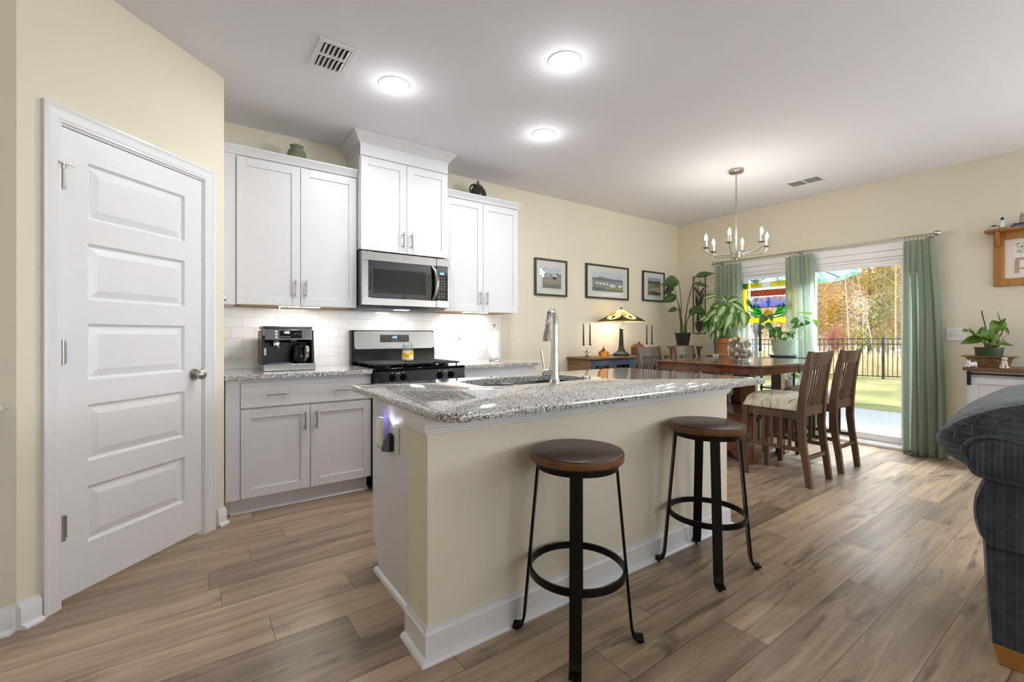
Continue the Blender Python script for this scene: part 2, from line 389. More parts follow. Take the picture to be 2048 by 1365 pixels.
# ------------------------------------------------------------------ room shell
H = 2.743; YB = 3.95; XR = 5.78
PC = Vector((0.157, 3.285, 0)); S2 = math.sqrt(.5); PD = Vector((S2, S2, 0)); PN = Vector((S2, -S2, 0))
def pw(s, z, d=0.0): return PC + PD*s + PN*d + Vector((0, 0, z))       # point on the pantry wall
XL, YF = -2.6, -4.1
struct(MB().box(XL, XR+.16, YF, YB+.15, -.12, 0).build('floor', M['floor'], smooth=0))
struct(MB().box(XL, XR+.16, YF, YB+.15, H, H+.12).build('ceiling', M['ceil'], smooth=0))
struct(MB().box(XL, XR+.16, YB, YB+.15, 0, H).build('wall_back', M['wall'], smooth=0))
DY0, DY1, DZ1 = 1.30, 3.09, 2.09       # sliding door opening
m = MB().box(XR, XR+.16, DY1, YB, 0, H).box(XR, XR+.16, -1.4, DY0, 0, H).box(XR, XR+.16, YF, -3.4, 0, H).box(XR, XR+.16, -3.4, -1.4, 0, .7).box(XR, XR+.16, -3.4, -1.4, 2.3, H).box(XR, XR+.16, DY0, DY1, DZ1, H)
struct(m.build('wall_right', M['wall'], smooth=0))
# pantry: diagonal wall with its door opening, short return to the kitchen wall, and the wall to the left of it
T0, T1 = -.872, -.148
def pbox(mb, s0, s1, d0, d1, z0, z1):
    mb.loft([[pw(s, z, d) for s, d in ((s0,d0),(s1,d0),(s1,d1),(s0,d1))] for z in (z0, z1)]); return mb
SL = -1.02
m = MB(); pbox(m, SL, T0, -.11, 0, 0, H); pbox(m, T1, 0.0, -.11, 0, 0, H); pbox(m, T0, T1, -.11, 0, 2.065, H)
struct(m.build('wall_pantry', M['wall'], smooth=0))
struct(MB().prism([(PC.x-.11, PC.y-.02), (PC.x, PC.y), (PC.x, YB), (PC.x-.11, YB)], 'z', 0, H).build('wall_pantry_return', M['wall'], smooth=0))
LC = pw(SL, 0)
struct(MB().box(XL, LC.x, LC.y, LC.y+.12, 0, H).build('wall_left', M['wall'], smooth=0))
struct(MB().box(XL-.12, XL, YF, LC.y+.12, 0, H).build('wall_side', M['wall'], smooth=0))
m = MB().box(XL, -.3, YF-.12, YF, 0, H).box(1.5, 2.7, YF-.12, YF, 0, H).box(4.5, XR, YF-.12, YF, 0, H)
for a, b in ((-.3, 1.5), (2.7, 4.5)): m.box(a, b, YF-.12, YF, 0, .7).box(a, b, YF-.12, YF, 2.3, H)
struct(m.build('wall_front', M['wall'], smooth=0))
for i, (a, b) in enumerate(((-.3, 1.5), (2.7, 4.5))):
    w = sempty('window_%d' % (i+1), ((a+b)/2, YF, .7))
    m = MB().box(a, b, YF-.09, YF-.03, .7, .75).box(a, b, YF-.09, YF-.03, 2.25, 2.3).box(a, a+.05, YF-.09, YF-.03, .75, 2.25).box(b-.05, b, YF-.09, YF-.03, .75, 2.25).box(a, b, YF-.08, YF-.04, 1.48, 1.52)
    m.build('window_frame', M['vinyl'], w); MB().box(a+.05, b-.05, YF-.063, YF-.057, .75, 2.25).build('window_pane', M['pane'], w, smooth=0)
w = sempty('window_3', (XR, -2.4, .7)); a, b = -3.4, -1.4
m = MB().box(XR+.03, XR+.09, a, b, .7, .75).box(XR+.03, XR+.09, a, b, 2.25, 2.3).box(XR+.03, XR+.09, a, a+.05, .75, 2.25).box(XR+.03, XR+.09, b-.05, b, .75, 2.25).box(XR+.04, XR+.08, a, b, 1.48, 1.52)
m.build('window_frame', M['vinyl'], w); MB().box(XR+.057, XR+.063, a+.05, b-.05, .75, 2.25).build('window_pane', M['pane'], w, smooth=0)
# baseboards: tall board with an eased top and a quarter-round shoe
def base_prof(h=.105, t=.014, shoe=.017): return [(0,0),(shoe+t,0),(shoe+t,.006),(t+shoe*.7,.014),(t,.019),(t,h-.02),(t*.55,h-.012),(t*.45,h),(0,h)]
def baseboard(name, p0, p1, nrm, parent=None, h=.105, e0=0.0, e1=0.0):
    p0 = Vector(p0); p1 = Vector(p1); n = Vector(nrm); d = (p1-p0).normalized(); pr = base_prof(h)
    m = MB().loft([[p0 - d*(a*e0) + n*a + Vector((0,0,z)) for a, z in pr], [p1 + d*(a*e1) + n*a + Vector((0,0,z)) for a, z in pr]])
    return m.build(name, M['trim'], parent, smooth=50)
struct(baseboard('baseboard_pantry', pw(-.055, 0), pw(0, 0), PN, e1=.41))
struct(baseboard('baseboard_pantry_left', pw(SL, 0), pw(-.945, 0), PN, e0=-.41))
struct(baseboard('baseboard_left', (XL, LC.y, 0), (LC.x, LC.y, 0), (0,-1,0), e1=-.41))
struct(baseboard('baseboard_back', (2.67, YB, 0), (XR, YB, 0), (0,-1,0)))
struct(baseboard('baseboard_right', (XR, YB, 0), (XR, DY1, 0), (-1,0,0)))
struct(baseboard('baseboard_right', (XR, DY0, 0), (XR, YF, 0), (-1,0,0)))
# pantry door
d1 = sempty('door_1', pw(-.51, 0))
def pantry_slab():
    m = MB(); s0, s1, z0, z1 = -.868, -.156, .026, 2.054; d = -.006; a, b = -.760, -.268
    P = [(.230,.482),(.594,.848),(.958,1.212),(1.318,1.574),(1.680,1.935)]
    pbox(m, s0, a, -.042, d, z0, z1); pbox(m, b, s1, -.042, d, z0, z1)
    zz = [z0] + [q for p in P for q in p] + [z1]
    for k in range(0, len(zz), 2): pbox(m, a, b, -.042, d, zz[k], zz[k+1])
    for p0, p1 in P:
        def R(i, dd): return [pw(a+i, p0+i, dd), pw(b-i, p0+i, dd), pw(b-i, p1-i, dd), pw(a+i, p1-i, dd)]
        m.loft([R(-.001, d), R(.003, d-.004), R(.009, d-.013), R(.014, d-.014), R(.046, d-.0045), R(.05, d-.004)], caps=False)
        n = len(m.v); m.f.append((n-4, n-3, n-2, n-1))
    return m
pantry_slab().build('door_panel', M['trim'], d1, smooth=7)
def casing(path, closed=False):
    prof = [(0,.0),(0,.018),(.010,.020),(.018,.016),(.030,.014),(.050,.013),(.058,.009),(.066,.010),(.070,.004),(.070,0)]
    m = MB(); rings = []
    for (s, z), (ns, nz) in path: rings.append([pw(s+ns*(.070-a), z+nz*(.070-a), t) for a, t in prof])
    return m.loft(rings)
casing([((-.870,0),(-1,0)), ((-.870,2.064),(-1,1)), ((-.150,2.064),(1,1)), ((-.150,0),(1,0))]).build('door_casing', M['trim'], d1, smooth=25)
m = MB(); pbox(m, -.873, -.869, -.10, .0, 0, 2.065); pbox(m, -.155, -.148, -.10, .0, 0, 2.065); pbox(m, -.873, -.148, -.10, .0, 2.057, 2.066); pbox(m, -.87, -.15, -.10, -.045, 2.04, 2.06)
m.build('door_jamb', M['trim'], d1, smooth=0)
for z in (.337, 1.088, 1.84):
    m = MB(); m.cyl(pw(-.866, z-.048, .006), pw(-.866, z+.048, .006), .0075); pbox(m, -.866, -.846, -.004, .0, z-.047, z+.047)
    for q in (-.05, .05): m.cyl(pw(-.866, z+q-.004, .006), pw(-.866, z+q+.004, .006), .009)
    if z > 1.7: m.bar(pw(-.885, z+.055, .012), pw(-.83, z+.053, .02), .006, .008); m.cyl(pw(-.868, z+.03, .01), pw(-.868, z+.06, .014), .006)
    m.build('hinge', M['nickel'], d1)
m = MB(); c = pw(-.209, .936, -.006); m.tube([c, c+PN*.008], [.033, .031], 24); m.tube([c+PN*.008, c+PN*.034], [.013, .011], 16)
m.tube([c+PN*t for t in (.030,.036,.046,.058,.066,.070)], [.012,.022,.028,.028,.021,.006], 24); m.build('door_knob', M['nickel'], d1)
pbox(MB(), -.160, -.1535, -.03, -.004, .90, .97).build('strike_plate', M['nickel'], d1)
# sliding glass door
d2 = sempty('door_2', (XR, (DY0+DY1)/2, 0))
m = MB().box(XR-.02, XR+.14, DY0, DY1, 2.02, DZ1).box(XR-.005, XR+.14, DY0, DY1, 1.955, 2.02).box(XR+.01, XR+.14, DY0, DY1, 1.925, 1.955)
m.box(XR-.02, XR+.14, DY0, DY0+.045, 0, 2.02).box(XR-.02, XR+.14, DY1-.045, DY1, 0, 2.02).box(XR-.03, XR+.14, DY0, DY1, 0, .032).box(XR+.0, XR+.02, DY0, DY1, .032, .05).box(XR+.07, XR+.09, DY0, DY1, .032, .05)
m.build('door_frame', M['vinyl'], d2, bevel=.004)
for nm, y0, y1, x in (('fixed_panel', 2.20, DY1-.045, XR+.085), ('sliding_panel', DY0+.045, 2.26, XR+.025)):
    st = .075
    m = MB().box(x, x+.045, y0, y0+st, .045, 1.93).box(x, x+.045, y1-st, y1, .045, 1.93).box(x, x+.045, y0+st, y1-st, .045, .125).box(x, x+.045, y0+st, y1-st, 1.872, 1.93)
    p = m.build(nm, M['vinyl'], d2, bevel=.004)
    MB().box(x+.018, x+.026, y0+st, y1-st, .125, 1.872).build('pane', M['pane'], p, smooth=0)
    if nm == 'sliding_panel': MB().box(x-.02, x, y1-.05, y1-.03, .92, 1.10).build('door_pull', M['black'], p, bevel=.004)
# tile splash behind the counters
bs = MB().box(.16, 2.655, YB-.009, YB-.001, .905, 1.372).build('tile_backsplash', M['tile'], smooth=0)
tag(bs, 'white subway tile backsplash between the counters and the wall cabinets', 'backsplash')
# ------------------------------------------------------------------ ceiling fixtures
def downlight(x, y, label):
    t = thing('recessed_light', (x, y, H-.012), label, 'ceiling light', 'recessed ceiling lights')
    MB().lathe([(.064,-.003),(.072,-.007),(.090,-.007),(.095,-.004),(.096,.0)], (x,y,H), 40, caps=False).build('trim_ring', M['trim'], t)
    MB().lathe([(.0005,-.016),(.03,-.0145),(.052,-.010),(.064,-.004),(.064,-.001),(.0005,-.001)], (x,y,H), 32, caps=False).build('lens', M['lens'], t)
    light('lamp', 'AREA', (x, y, H-.026), DOWNLIGHT_W, (.985, .985, 1), parent=t, shape='DISK', size=.12)
    light('dome_glow', 'POINT', (x, y, H-.11), DOME_W, (.985, .985, 1), parent=t, shadow_soft_size=.05)
M['lens'] = emis('lit_lens', 'FFFDF8', 14.0)
downlight(1.037, 2.745, 'lit recessed ceiling light in front of the wall cabinets above the coffee machine')
downlight(1.748, 1.938, 'large lit recessed ceiling light over the kitchen island')
downlight(2.255, 2.745, 'small lit recessed ceiling light above the wall cabinet by the dining area')
def vent(x0, x1, y0, y1, label, two):
    t = thing('ceiling_vent', ((x0+x1)/2, (y0+y1)/2, H-.008), label, 'vent'); b = .03
    m = MB().box(x0, x1, y0, y0+b, H-.008, H).box(x0, x1, y1-b, y1, H-.008, H).box(x0, x0+b, y0+b, y1-b, H-.008, H).box(x1-b, x1, y0+b, y1-b, H-.008, H)
    if two: m.box(x0+b, x1-b, (y0+y1)/2-.008, (y0+y1)/2+.008, H-.008, H)
    else: m.box(x0+b, x1-b, (y0+y1)/2-.02, (y0+y1)/2+.012, H-.007, H)
    m.build('frame', M['trim'], t, bevel=.002)
    MB().box(x0+b, x1-b, y0+b, y1-b, H-.0015, H-.0005).build('duct_opening', M['ductdark'] if not two else M['ductgrey'], t)
    k = 0
    if not two:
        for ya, yb in ((y0+b, (y0+y1)/2-.02), ((y0+y1)/2+.012, y1-b)):
            for i in range(6):
                xa = x0+b+.005+i*(x1-x0-2*b)/6
                MB().bar((xa+.010, ya, H-.008), (xa+.010, yb, H-.008), .024, .0015, (.8, 0, .6)).build('louver', M['trim'], t)
    else:
        for i in range(9):
            xa = x0+b+.004+i*(x1-x0-2*b)/9
            MB().bar((xa+.006, y0+b, H-.005), (xa+.006, y1-b, H-.005), .012, .001, (.9, 0, .4)).build('louver', M['trim'], t)
M['ductdark'] = plain('duct_shadow_black', '111111', .8); M['ductgrey'] = plain('duct_grey', '8D8D90', .8)
vent(.547, .752, 2.525, 2.825, 'white ceiling vent with two rows of angled louvers near the pantry door', False)
vent(5.03, 5.26, 1.86, 2.20, 'white ceiling register split in two grey grilles beyond the chandelier', True)
# chandelier
CX, CY = 4.25, 2.27
t = thing('chandelier', (CX, CY, H), 'polished nickel six arm chandelier with lit candle bulbs over the dining table', 'chandelier')
MB().lathe([(.0,.0),(.067,.0),(.067,-.022),(.060,-.03),(.012,-.034),(.0,-.034)], (CX,CY,H), 32).build('canopy', M['nickel'], t)
MB().cyl((CX,CY,H-.03), (CX,CY,1.90), .0065, seg=12).build('stem', M['nickel'], t)
MB().lathe([(.0,0),(.006,0),(.008,.02),(.05,.022),(.052,.075),(.046,.08),(.0,.08)], (CX,CY,1.875), 28).build('hub', M['nickel'], t)
M['bulb'] = emis('lit_bulb', 'FFF6E6', 22.0)
for k in range(6):
    a = YAW - PI/2 + math.radians(52 + 60*k); d = Vector((math.cos(a), math.sin(a), 0)); c = Vector((CX, CY, 0))
    P = [c+d*.04+Vector((0,0,1.925)), c+d*.14+Vector((0,0,1.925)), c+d*.222+Vector((0,0,1.93)), c+d*.262+Vector((0,0,1.955)), c+d*.275+Vector((0,0,1.985)), c+d*.275+Vector((0,0,1.998))]
    ar = MB().tube(catmull(P, 5), .0048, 8).build('arm', M['nickel'], t); e = c+d*.275+Vector((0,0,1.998))
    MB().lathe([(.0,-.006),(.012,-.006),(.034,.004),(.035,.007),(.012,.003),(.0,.003)], e, 20).build('drip_cup', M['nickel'], ar)
    MB().lathe([(.0,0),(.0115,0),(.0115,.072),(.0,.072)], e, 14).build('candle_sleeve', M['nickel'], ar)
    MB().lathe([(.0,.07),(.007,.072),(.014,.09),(.013,.105),(.007,.125),(.001,.138)], e, 14).build('bulb', M['bulb'], ar)
    light('bulb_light', 'POINT', e+Vector((0,0,.145)), BULB_W, (1, .93, .82), parent=t, shadow_soft_size=.02)
# ------------------------------------------------------------------ kitchen cabinets
FY = 3.34            # base cabinet door face
def shaker(name, parent, x0, x1, z0, z1, y, th=.019, st=.058):
    m = MB().box(x0, x0+st, y, y+th, z0, z1).box(x1-st, x1, y, y+th, z0, z1).box(x0+st, x1-st, y, y+th, z0, z0+st).box(x0+st, x1-st, y, y+th, z1-st, z1).box(x0+st-.002, x1-st+.002, y+.009, y+th-.002, z0+st-.002, z1-st+.002)
    return m.build(name, M['cab'], parent, bevel=.0012, smooth=30)
def pull(parent, a, b, out=(0,-1,0)):
    a = Vector(a); b = Vector(b); o = Vector(out)*.03; d = (b-a).normalized()
    m = MB().cyl(a+o, b+o, .0058, seg=12)
    for t in (.14, .86): q = a.lerp(b, t); m.cyl(q, q+o, .0045, seg=10)
    return m.build('handle', M['nickel'], parent)
# base cabinet by the pantry
t = thing('base_cabinet', (.62, 3.6, 0), 'white base cabinet with two doors and one wide drawer under the coffee machine', 'cabinet')
MB().box(.165, 1.088, FY+.02, YB-.01, .105, .872).build('body', M['cab'], t, bevel=.001)
MB().box(.168, .246, FY+.004, FY+.03, .105, .872).build('filler_strip', M['cab'], t, bevel=.001)
MB().box(.165, 1.07, 3.405, 3.42, .0, .105).build('toe_kick', M['cab'], t)
MB().prism([(3.388,0),(3.405,0),(3.405,.018),(3.396,.014)], 'x', .195, 1.075).build('shoe_molding', M['trim'], t)
dr = MB().box(.249, 1.083, FY, FY+.019, .690, .851).build('drawer', M['cab'], t, bevel=.0015)
pull(dr, (.395, FY, .772), (.523, FY, .772)); pull(dr, (.822, FY, .772), (.945, FY, .772))
for x0, x1, hx in ((.249, .661, .626), (.665, 1.083, .700)):
    d = shaker('door', t, x0, x1, .109, .678, FY); pull(d, (hx, FY, .515), (hx, FY, .635))
# base cabinet beyond the range
t = thing('base_cabinet', (2.25, 3.6, 0), 'white base cabinet beyond the range with a plain drawer front', 'cabinet')
MB().box(1.855, 2.648, FY+.02, YB-.01, .105, .872).build('body', M['cab'], t, bevel=.001)
MB().box(1.87, 2.63, 3.405, 3.42, 0, .105).build('toe_kick', M['cab'], t)
dr = MB().box(1.86, 2.644, FY, FY+.019, .690, .851).build('drawer', M['cab'], t, bevel=.0015); pull(dr, (2.19, FY, .772), (2.32, FY, .772))
for x0, x1, hx in ((1.86, 2.25, 2.215), (2.254, 2.644, 2.289)):
    d = shaker('door', t, x0, x1, .109, .678, FY); pull(d, (hx, FY, .515), (hx, FY, .635))
def slab(name, x0, x1, y0, y1, label):
    o = MB().box(x0, x1, y0, y1, .874, .905).build(name, M['granite'], bevel=.004, seg=3); return tag(o, label, 'countertop')
slab('granite_countertop', .160, 1.083, 3.298, 3.948, 'speckled granite countertop under the coffee machine')
slab('granite_countertop', 1.856, 2.678, 3.298, 3.948, 'speckled granite countertop under the paper towels')
slab('granite_countertop', -1.7, -.585, 1.9, LC.y-.002, 'granite counter corner jutting out beside the pantry wall')
t = thing('base_cabinet', (-1.2, 2.2, 0), 'white base cabinet under the counter beside the pantry wall', 'cabinet')
MB().box(-1.68, -.75, 1.94, LC.y-.036, .10, .874).build('body', M['cab'], t, bevel=.001); MB().box(-1.66, -.77, 1.99, LC.y-.04, 0, .10).build('toe_kick', M['cab'], t)
for x0, x1, hx in ((-1.675, -1.22, -1.26), (-1.215, -.76, -1.175)):
    d = shaker('door', t, x0, x1, .109, .86, 1.921); pull(d, (hx, 1.921, .68), (hx, 1.921, .80))
# wall cabinets
def crown(parent, x0, x1, y, z0, prof, yb, left=True, right=True):
    rings = []
    if left: rings.append([(x0-a, yb, z0+z) for a, z in prof])
    rings.append([(x0-(a if left else 0), y-a, z0+z) for a, z in prof]); rings.append([(x1+(a if right else 0), y-a, z0+z) for a, z in prof])
    if right: rings.append([(x1+a, yb, z0+z) for a, z in prof])
    return MB().loft(rings).build('crown_molding', M['cab'], parent, smooth=25)
UY = 3.625; SP = [(-.02,0),(.004,0),(.006,.010),(.010,.016),(.022,.040),(.030,.048),(.030,.056),(-.02,.056)]
def wall_cab(x0, x1, split, y, z0, z1, label, hz):
    t = thing('wall_cabinet', ((x0+x1)/2, 3.8, z0), label, 'cabinet')
    MB().box(x0, x1, y+.02, YB-.002, z0+.012, z1).build('body', M['cab'], t, bevel=.001)
    MB().box(x0+.012, x1-.012, y+.035, YB-.004, z0+.004, z0+.0125).build('bottom_panel', M['cabwood'], t)
    for a, b, hx in ((x0+.004, split-.0018, split-.036), (split+.0018, x1-.004, split+.036)):
        d = shaker('door', t, a, b, z0+.003, z1-.012, y); pull(d, (hx, y, hz), (hx, y, hz+.125))
    return t
t = wall_cab(.243, 1.064, .652, UY, 1.372, 2.412, 'white wall cabinet with two tall doors above the coffee machine', 1.44)
MB().box(.160, .243, UY+.012, YB-.002, 1.372, 2.412).build('filler_strip', M['cab'], t, bevel=.001)
m = MB(); c = Vector((.172, UY+.012, 1.408)); m.tube([c, c+Vector((0,-.012,0)), c+Vector((0,-.02,0)), c+Vector((0,-.028,0))], [.006,.007,.016,.004], 14); m.build('knob', M['nickel'], t)
crown(t, .160, 1.064, UY+.008, 2.412, SP, YB-.003, left=False, right=False)
t = wall_cab(1.832, 2.650, 2.240, UY, 1.372, 2.412, 'white wall cabinet with two tall doors next to the dining area', 1.44)
crown(t, 1.832, 2.650, UY+.008, 2.412, SP, YB-.003, left=False, right=True)
MY = 3.545
t = wall_cab(1.067, 1.829, 1.448, MY, 1.828, 2.575, 'white wall cabinet rising to the ceiling above the microwave', 1.875)
MB().box(1.067, 1.829, MY+.004, MY+.03, 2.575, 2.67).build('frieze_board', M['cab'], t)
MB().box(1.067, 1.829, MY+.02, YB-.002, 2.574, 2.742).build('top_box', M['cab'], t)
crown(t, 1.067, 1.829, MY+.004, 2.662, [(-.02,0),(.003,0),(.005,.008),(.012,.012),(.05,.062),(.058,.068),(.058,.080),(-.02,.080)], YB-.003)
# light bars under the wall cabinets
M['bar'] = emis('lit_strip', 'FFF3E0', 9.0)
def light_bar(x0, x1, label, cable):
    t = thing('under_cabinet_light', ((x0+x1)/2, 3.70, 1.36), label, 'light', 'light bars under the wall cabinets')
    MB().box(x0, x1, 3.685, 3.725, 1.371, 1.3765).build('housing', M['white'], t, bevel=.002); MB().box(x0+.01, x1-.01, 3.689, 3.721, 1.369, 1.371).build('diffuser', M['bar'], t)
    MB().tube(catmull(cable, 6), .0028, 6).build('cable', M['white'], t)
    light('strip_light', 'AREA', ((x0+x1)/2, 3.705, 1.366), 1.3, (1, .95, .88), parent=t, shape='RECTANGLE', size=x1-x0-.02, size_y=.03)
light_bar(.51, .81, 'lit white light bar under the cabinet above the coffee machine', [(.53,3.72,1.368),(.52,3.78,1.33),(.525,3.86,1.25),(.50,3.90,1.12),(.51,3.92,.96),(.53,3.92,.91)])
light_bar(2.06, 2.34, 'lit white light bar under the cabinet above the paper towels', [(2.10,3.72,1.370),(2.12,3.85,1.345),(2.13,3.925,1.31),(2.07,3.93,1.24),(2.08,3.935,1.17),(2.15,3.915,1.135)])
# outlet on the tile
t = thing('wall_outlet', (2.164, 3.93, 1.08), 'white wall outlet with a plug in the tile beside the paper towels', 'outlet')
MB().box(2.125, 2.205, 3.934, 3.9405, 1.085, 1.215).build('cover_plate', M['white'], t, bevel=.002); MB().box(2.145, 2.195, 3.900, 3.934, 1.115, 1.150).build('plug', M['white'], t, bevel=.004)
# ------------------------------------------------------------------ range
RX0, RX1, RY = 1.090, 1.850, 3.29
t = thing('gas_range', (1.47, 3.6, 0), 'black gas range with a stainless backguard between the base cabinets', 'stove')
MB().box(RX0, RX1, RY+.03, 3.93, .02, .895).build('body', M['black'], t, bevel=.003)
MB().box(RX0, RX1, RY-.005, 3.86, .887, .908).build('cooktop', M['blackgloss'], t, bevel=.006, seg=3)
cp = MB().prism([(RY-.012,.800),(RY+.04,.800),(RY+.04,.890),(RY+.006,.890)], 'x', RX0+.002, RX1-.002).build('control_panel', M['blackgloss'], t, bevel=.002)
for x in (1.228, 1.315, 1.622, 1.722):
    m = MB(); m.tube([(x, RY-.005, .840), (x, RY-.017, .838), (x, RY-.027, .836)], [.026,.024,.021], 24); m.bar((x, RY-.030, .816), (x, RY-.034, .858), .010, .014, (1,0,0)); m.build('knob', M['black'], cp, bevel=.001)
for x in (1.228, 1.315, 1.622, 1.722): MB().box(x-.003, x+.003, RY-.0015, RY+.004, .869, .875).build('gas_mark', M['white'], cp)
for x in (1.272, 1.672): MB().box(x-.018, x+.018, RY-.0015, RY+.004, .866, .869).build('gas_mark', M['white'], cp)
od = MB().box(RX0+.004, RX1-.004, RY, RY+.03, .24, .795).build('oven_door', M['blackgloss'], t, bevel=.004); MB().box(RX0+.12, RX1-.12, RY-.002, RY+.002, .33, .64).build('oven_window', M['blackglass'], od)
m = MB().cyl((RX0+.06, RY-.045, .745), (RX1-.06, RY-.045, .745), .012); m.cyl((RX0+.1, RY, .745), (RX0+.1, RY-.045, .745), .008); m.cyl((RX1-.1, RY, .745), (RX1-.1, RY-.045, .745), .008); m.build('handle', M['steel'], od)
MB().box(RX0+.004, RX1-.004, RY, RY+.03, .04, .23).build('storage_drawer', M['blackgloss'], t, bevel=.004)
bgd = MB().prism([(3.86,.905),(3.935,.905),(3.935,1.20),(3.885,1.20),(3.868,1.035),(3.86,1.02)], 'x', RX0, RX1).build('backguard', M['black'], t, bevel=.006)
def tilt(z, o=0.0): return 3.868 + (z-1.035)*(.017/.165) - o
m = MB(); pr = rrect(RX0+.022, RX1-.008, 1.038, 1.192, .022)
m.loft([[(x, tilt(z, .0005), z) for x, z in pr], [(x, tilt(z, .006), z) for x, z in pr]]); fp = m.build('steel_fascia', M['fascia'], bgd, smooth=25)
m = MB(); pr = rrect(1.335, 1.600, 1.095, 1.160, .004, 2); m.loft([[(x, tilt(z, .006), z) for x, z in pr], [(x, tilt(z, .0085), z) for x, z in pr]]); dp = m.build('display_panel', M['blackglass'], bgd, smooth=25)
M['blue'] = emis('blue_digits', '5F86FF', 5.0); M['ice'] = emis('ice_blue_digits', '5FB8FF', 4.0); M['whiteled'] = emis('white_digits', 'EAF4FF', 3.0)
text('clock_digits', '4:22', .026, M['blue'], bgd, (1.466, tilt(1.138, .0095), 1.138), (PI/2-.10, 0, 0))
for x, z in ((1.358,1.147),(1.385,1.147),(1.388,1.122),(1.540,1.147),(1.572,1.147),(1.540,1.122),(1.572,1.122),(1.445,1.108),(1.465,1.108),(1.485,1.108)): MB().box(x-.005, x+.005, tilt(z,.0092), tilt(z,.008), z-.002, z+.002).build('touch_key', M['slate'], bgd)
for k, (a, b) in enumerate(((RX0+.03, 1.345), (1.350, 1.592), (1.597, RX1-.03))):
    m = MB(); y0, y1, z = RY+.035, 3.83, .940
    m.box(a, b, y0, y0+.014, z-.014, z).box(a, b, y1-.014, y1, z-.014, z).box(a, a+.012, y0, y1, z-.014, z).box(b-.012, b, y0, y1, z-.014, z)
    if k == 1: m.box(a+.012, b-.012, y0+.014, y1-.014, z-.006, z)
    n = 6
    for i in range(1, n): xx = a+(b-a)*i/n; m.box(xx-.006, xx+.006, y0, y1, z-.014, z)
    for i in range(1, 9): yy = y0+(y1-y0)*i/9; m.box(a, b, yy-.006, yy+.006, z-.014, z)
    for xx in (a+.012, b-.012):
        for yy in (y0+.03, y1-.03): m.cyl((xx, yy, .908), (xx, yy, z-.01), .006)
    m.build('grate', M['iron'], t, bevel=.002)
for x, y in ((1.22,3.42),(1.22,3.70),(1.47,3.56),(1.72,3.42),(1.72,3.70)): MB().lathe([(.0,0),(.045,0),(.045,.008),(.03,.010),(.03,.018),(.0,.018)], (x,y,.907), 20).build('burner', M['black'], t)
# candle jar standing on the grate
t = thing('jar_candle', (1.552, 3.56, .940), 'glass jar candle with a yellow printed label standing on the range', 'candle')
MB().lathe([(.0,0),(.036,0),(.038,.006),(.038,.082),(.034,.094),(.033,.106),(.035,.110),(.032,.110),(.031,.094),(.035,.082),(.035,.006),(.0,.004)], (1.552,3.56,.940), 28).build('jar', M['thin'], t)
MB().lathe([(.0,.0),(.034,.0),(.034,.068),(.0,.068)], (1.552,3.56,.9445), 24).build('wax', plain('cream_wax', 'EBDDB8', .6), t)
def jar_label():
    tt = NT('lemon_label'); v = tt.n('TexVoronoi', {'Vector': tt.pos((1,1,1), obj=True), 'Scale': 42.0}); s = tt.n('SeparateColor', {0: (v, 'Color')})
    r = tt.ramp((s, 0), [(0, lin('F2C21B')), (.35, lin('F4E7B0')), (.6, lin('F7F3E6')), (.8, lin('E58E1C')), (.93, lin('33302A'))], 'CONSTANT'); return tt.done(tt.bsdf(color=(r, 'Color'), rough=.4))
m = MB(); m.loft([[(1.552+.0387*math.cos(a), 3.56+.0387*math.sin(a), z) for a in [math.radians(170+i*10) for i in range(20)]] for z in (.952, 1.008)], closed=False); m.build('label_wrap', jar_label(), t)
MB().lathe([(.0,.106),(.031,.106),(.037,.110),(.037,.120),(.030,.124),(.0,.124)], (1.552,3.56,.940), 24).build('lid', M['thin'], t)
t.location.x = 1.462; t.scale = (1.22,)*3
# ------------------------------------------------------------------ microwave
WX0, WX1, WY, WZ0, WZ1 = 1.069, 1.826, 3.520, 1.395, 1.816
t = thing('microwave_oven', (1.447, 3.73, 1.385), 'stainless steel microwave mounted under the middle wall cabinet above the range', 'microwave')
MB().box(WX0, WX1, WY+.035, 3.94, WZ0-.004, WZ1+.008).build('body', M['darkplastic'], t, bevel=.003)
MB().prism([(WY+.05,WZ0-.004),(3.93,WZ0-.004),(3.93,WZ0-.022),(WY+.09,WZ0-.022)], 'x', WX0+.01, WX1-.01).build('vent_grille', M['slate'], t)
MB().box(1.40, 1.52, 3.66, 3.72, WZ0-.0245, WZ0-.022).build('cooktop_lamp', M['bar'], t)
light('hood_light', 'AREA', (1.46, 3.70, WZ0-.03), .9, (1, .96, .9), parent=t, shape='RECTANGLE', size=.12, size_y=.06)
XS = 1.705
m = MB().box(WX0, XS-.0015, WY, WY+.034, 1.748, WZ1).box(WX0, XS-.0015, WY, WY+.034, WZ0, 1.452).box(WX0, WX0+.052, WY, WY+.034, 1.452, 1.748); dr = m.build('door', M['steel'], t, bevel=.002)
m = MB().box(XS+.0015, WX1, WY, WY+.034, 1.752, WZ1).box(XS+.0015, WX1, WY, WY+.034, WZ0, 1.455).box(1.812, WX1, WY, WY+.034, 1.455, 1.752); m.build('control_surround', M['steel'], t, bevel=.002)
w = MB().box(WX0+.050, XS-.003, WY+.003, WY+.03, 1.45, 1.75).build('door_glass', M['blackglass'], t, bevel=.002)
m = MB(); a, b, c, d = WX0+.085, 1.615, 1.488, 1.690
m.box(a, b, WY+.0015, WY+.004, c, c+.004).box(a, b, WY+.0015, WY+.004, d-.004, d).box(a, a+.004, WY+.0015, WY+.004, c, d).box(b-.004, b, WY+.0015, WY+.004, c, d); m.build('window_border', plain('dark_border', '34383C', .3), w)
MB().box(a+.004, b-.004, WY+.002, WY+.0035, c+.004, d-.004).build('window_mesh', plain('tinted_mesh', '0A0C0E', .12, spec=.3), w)
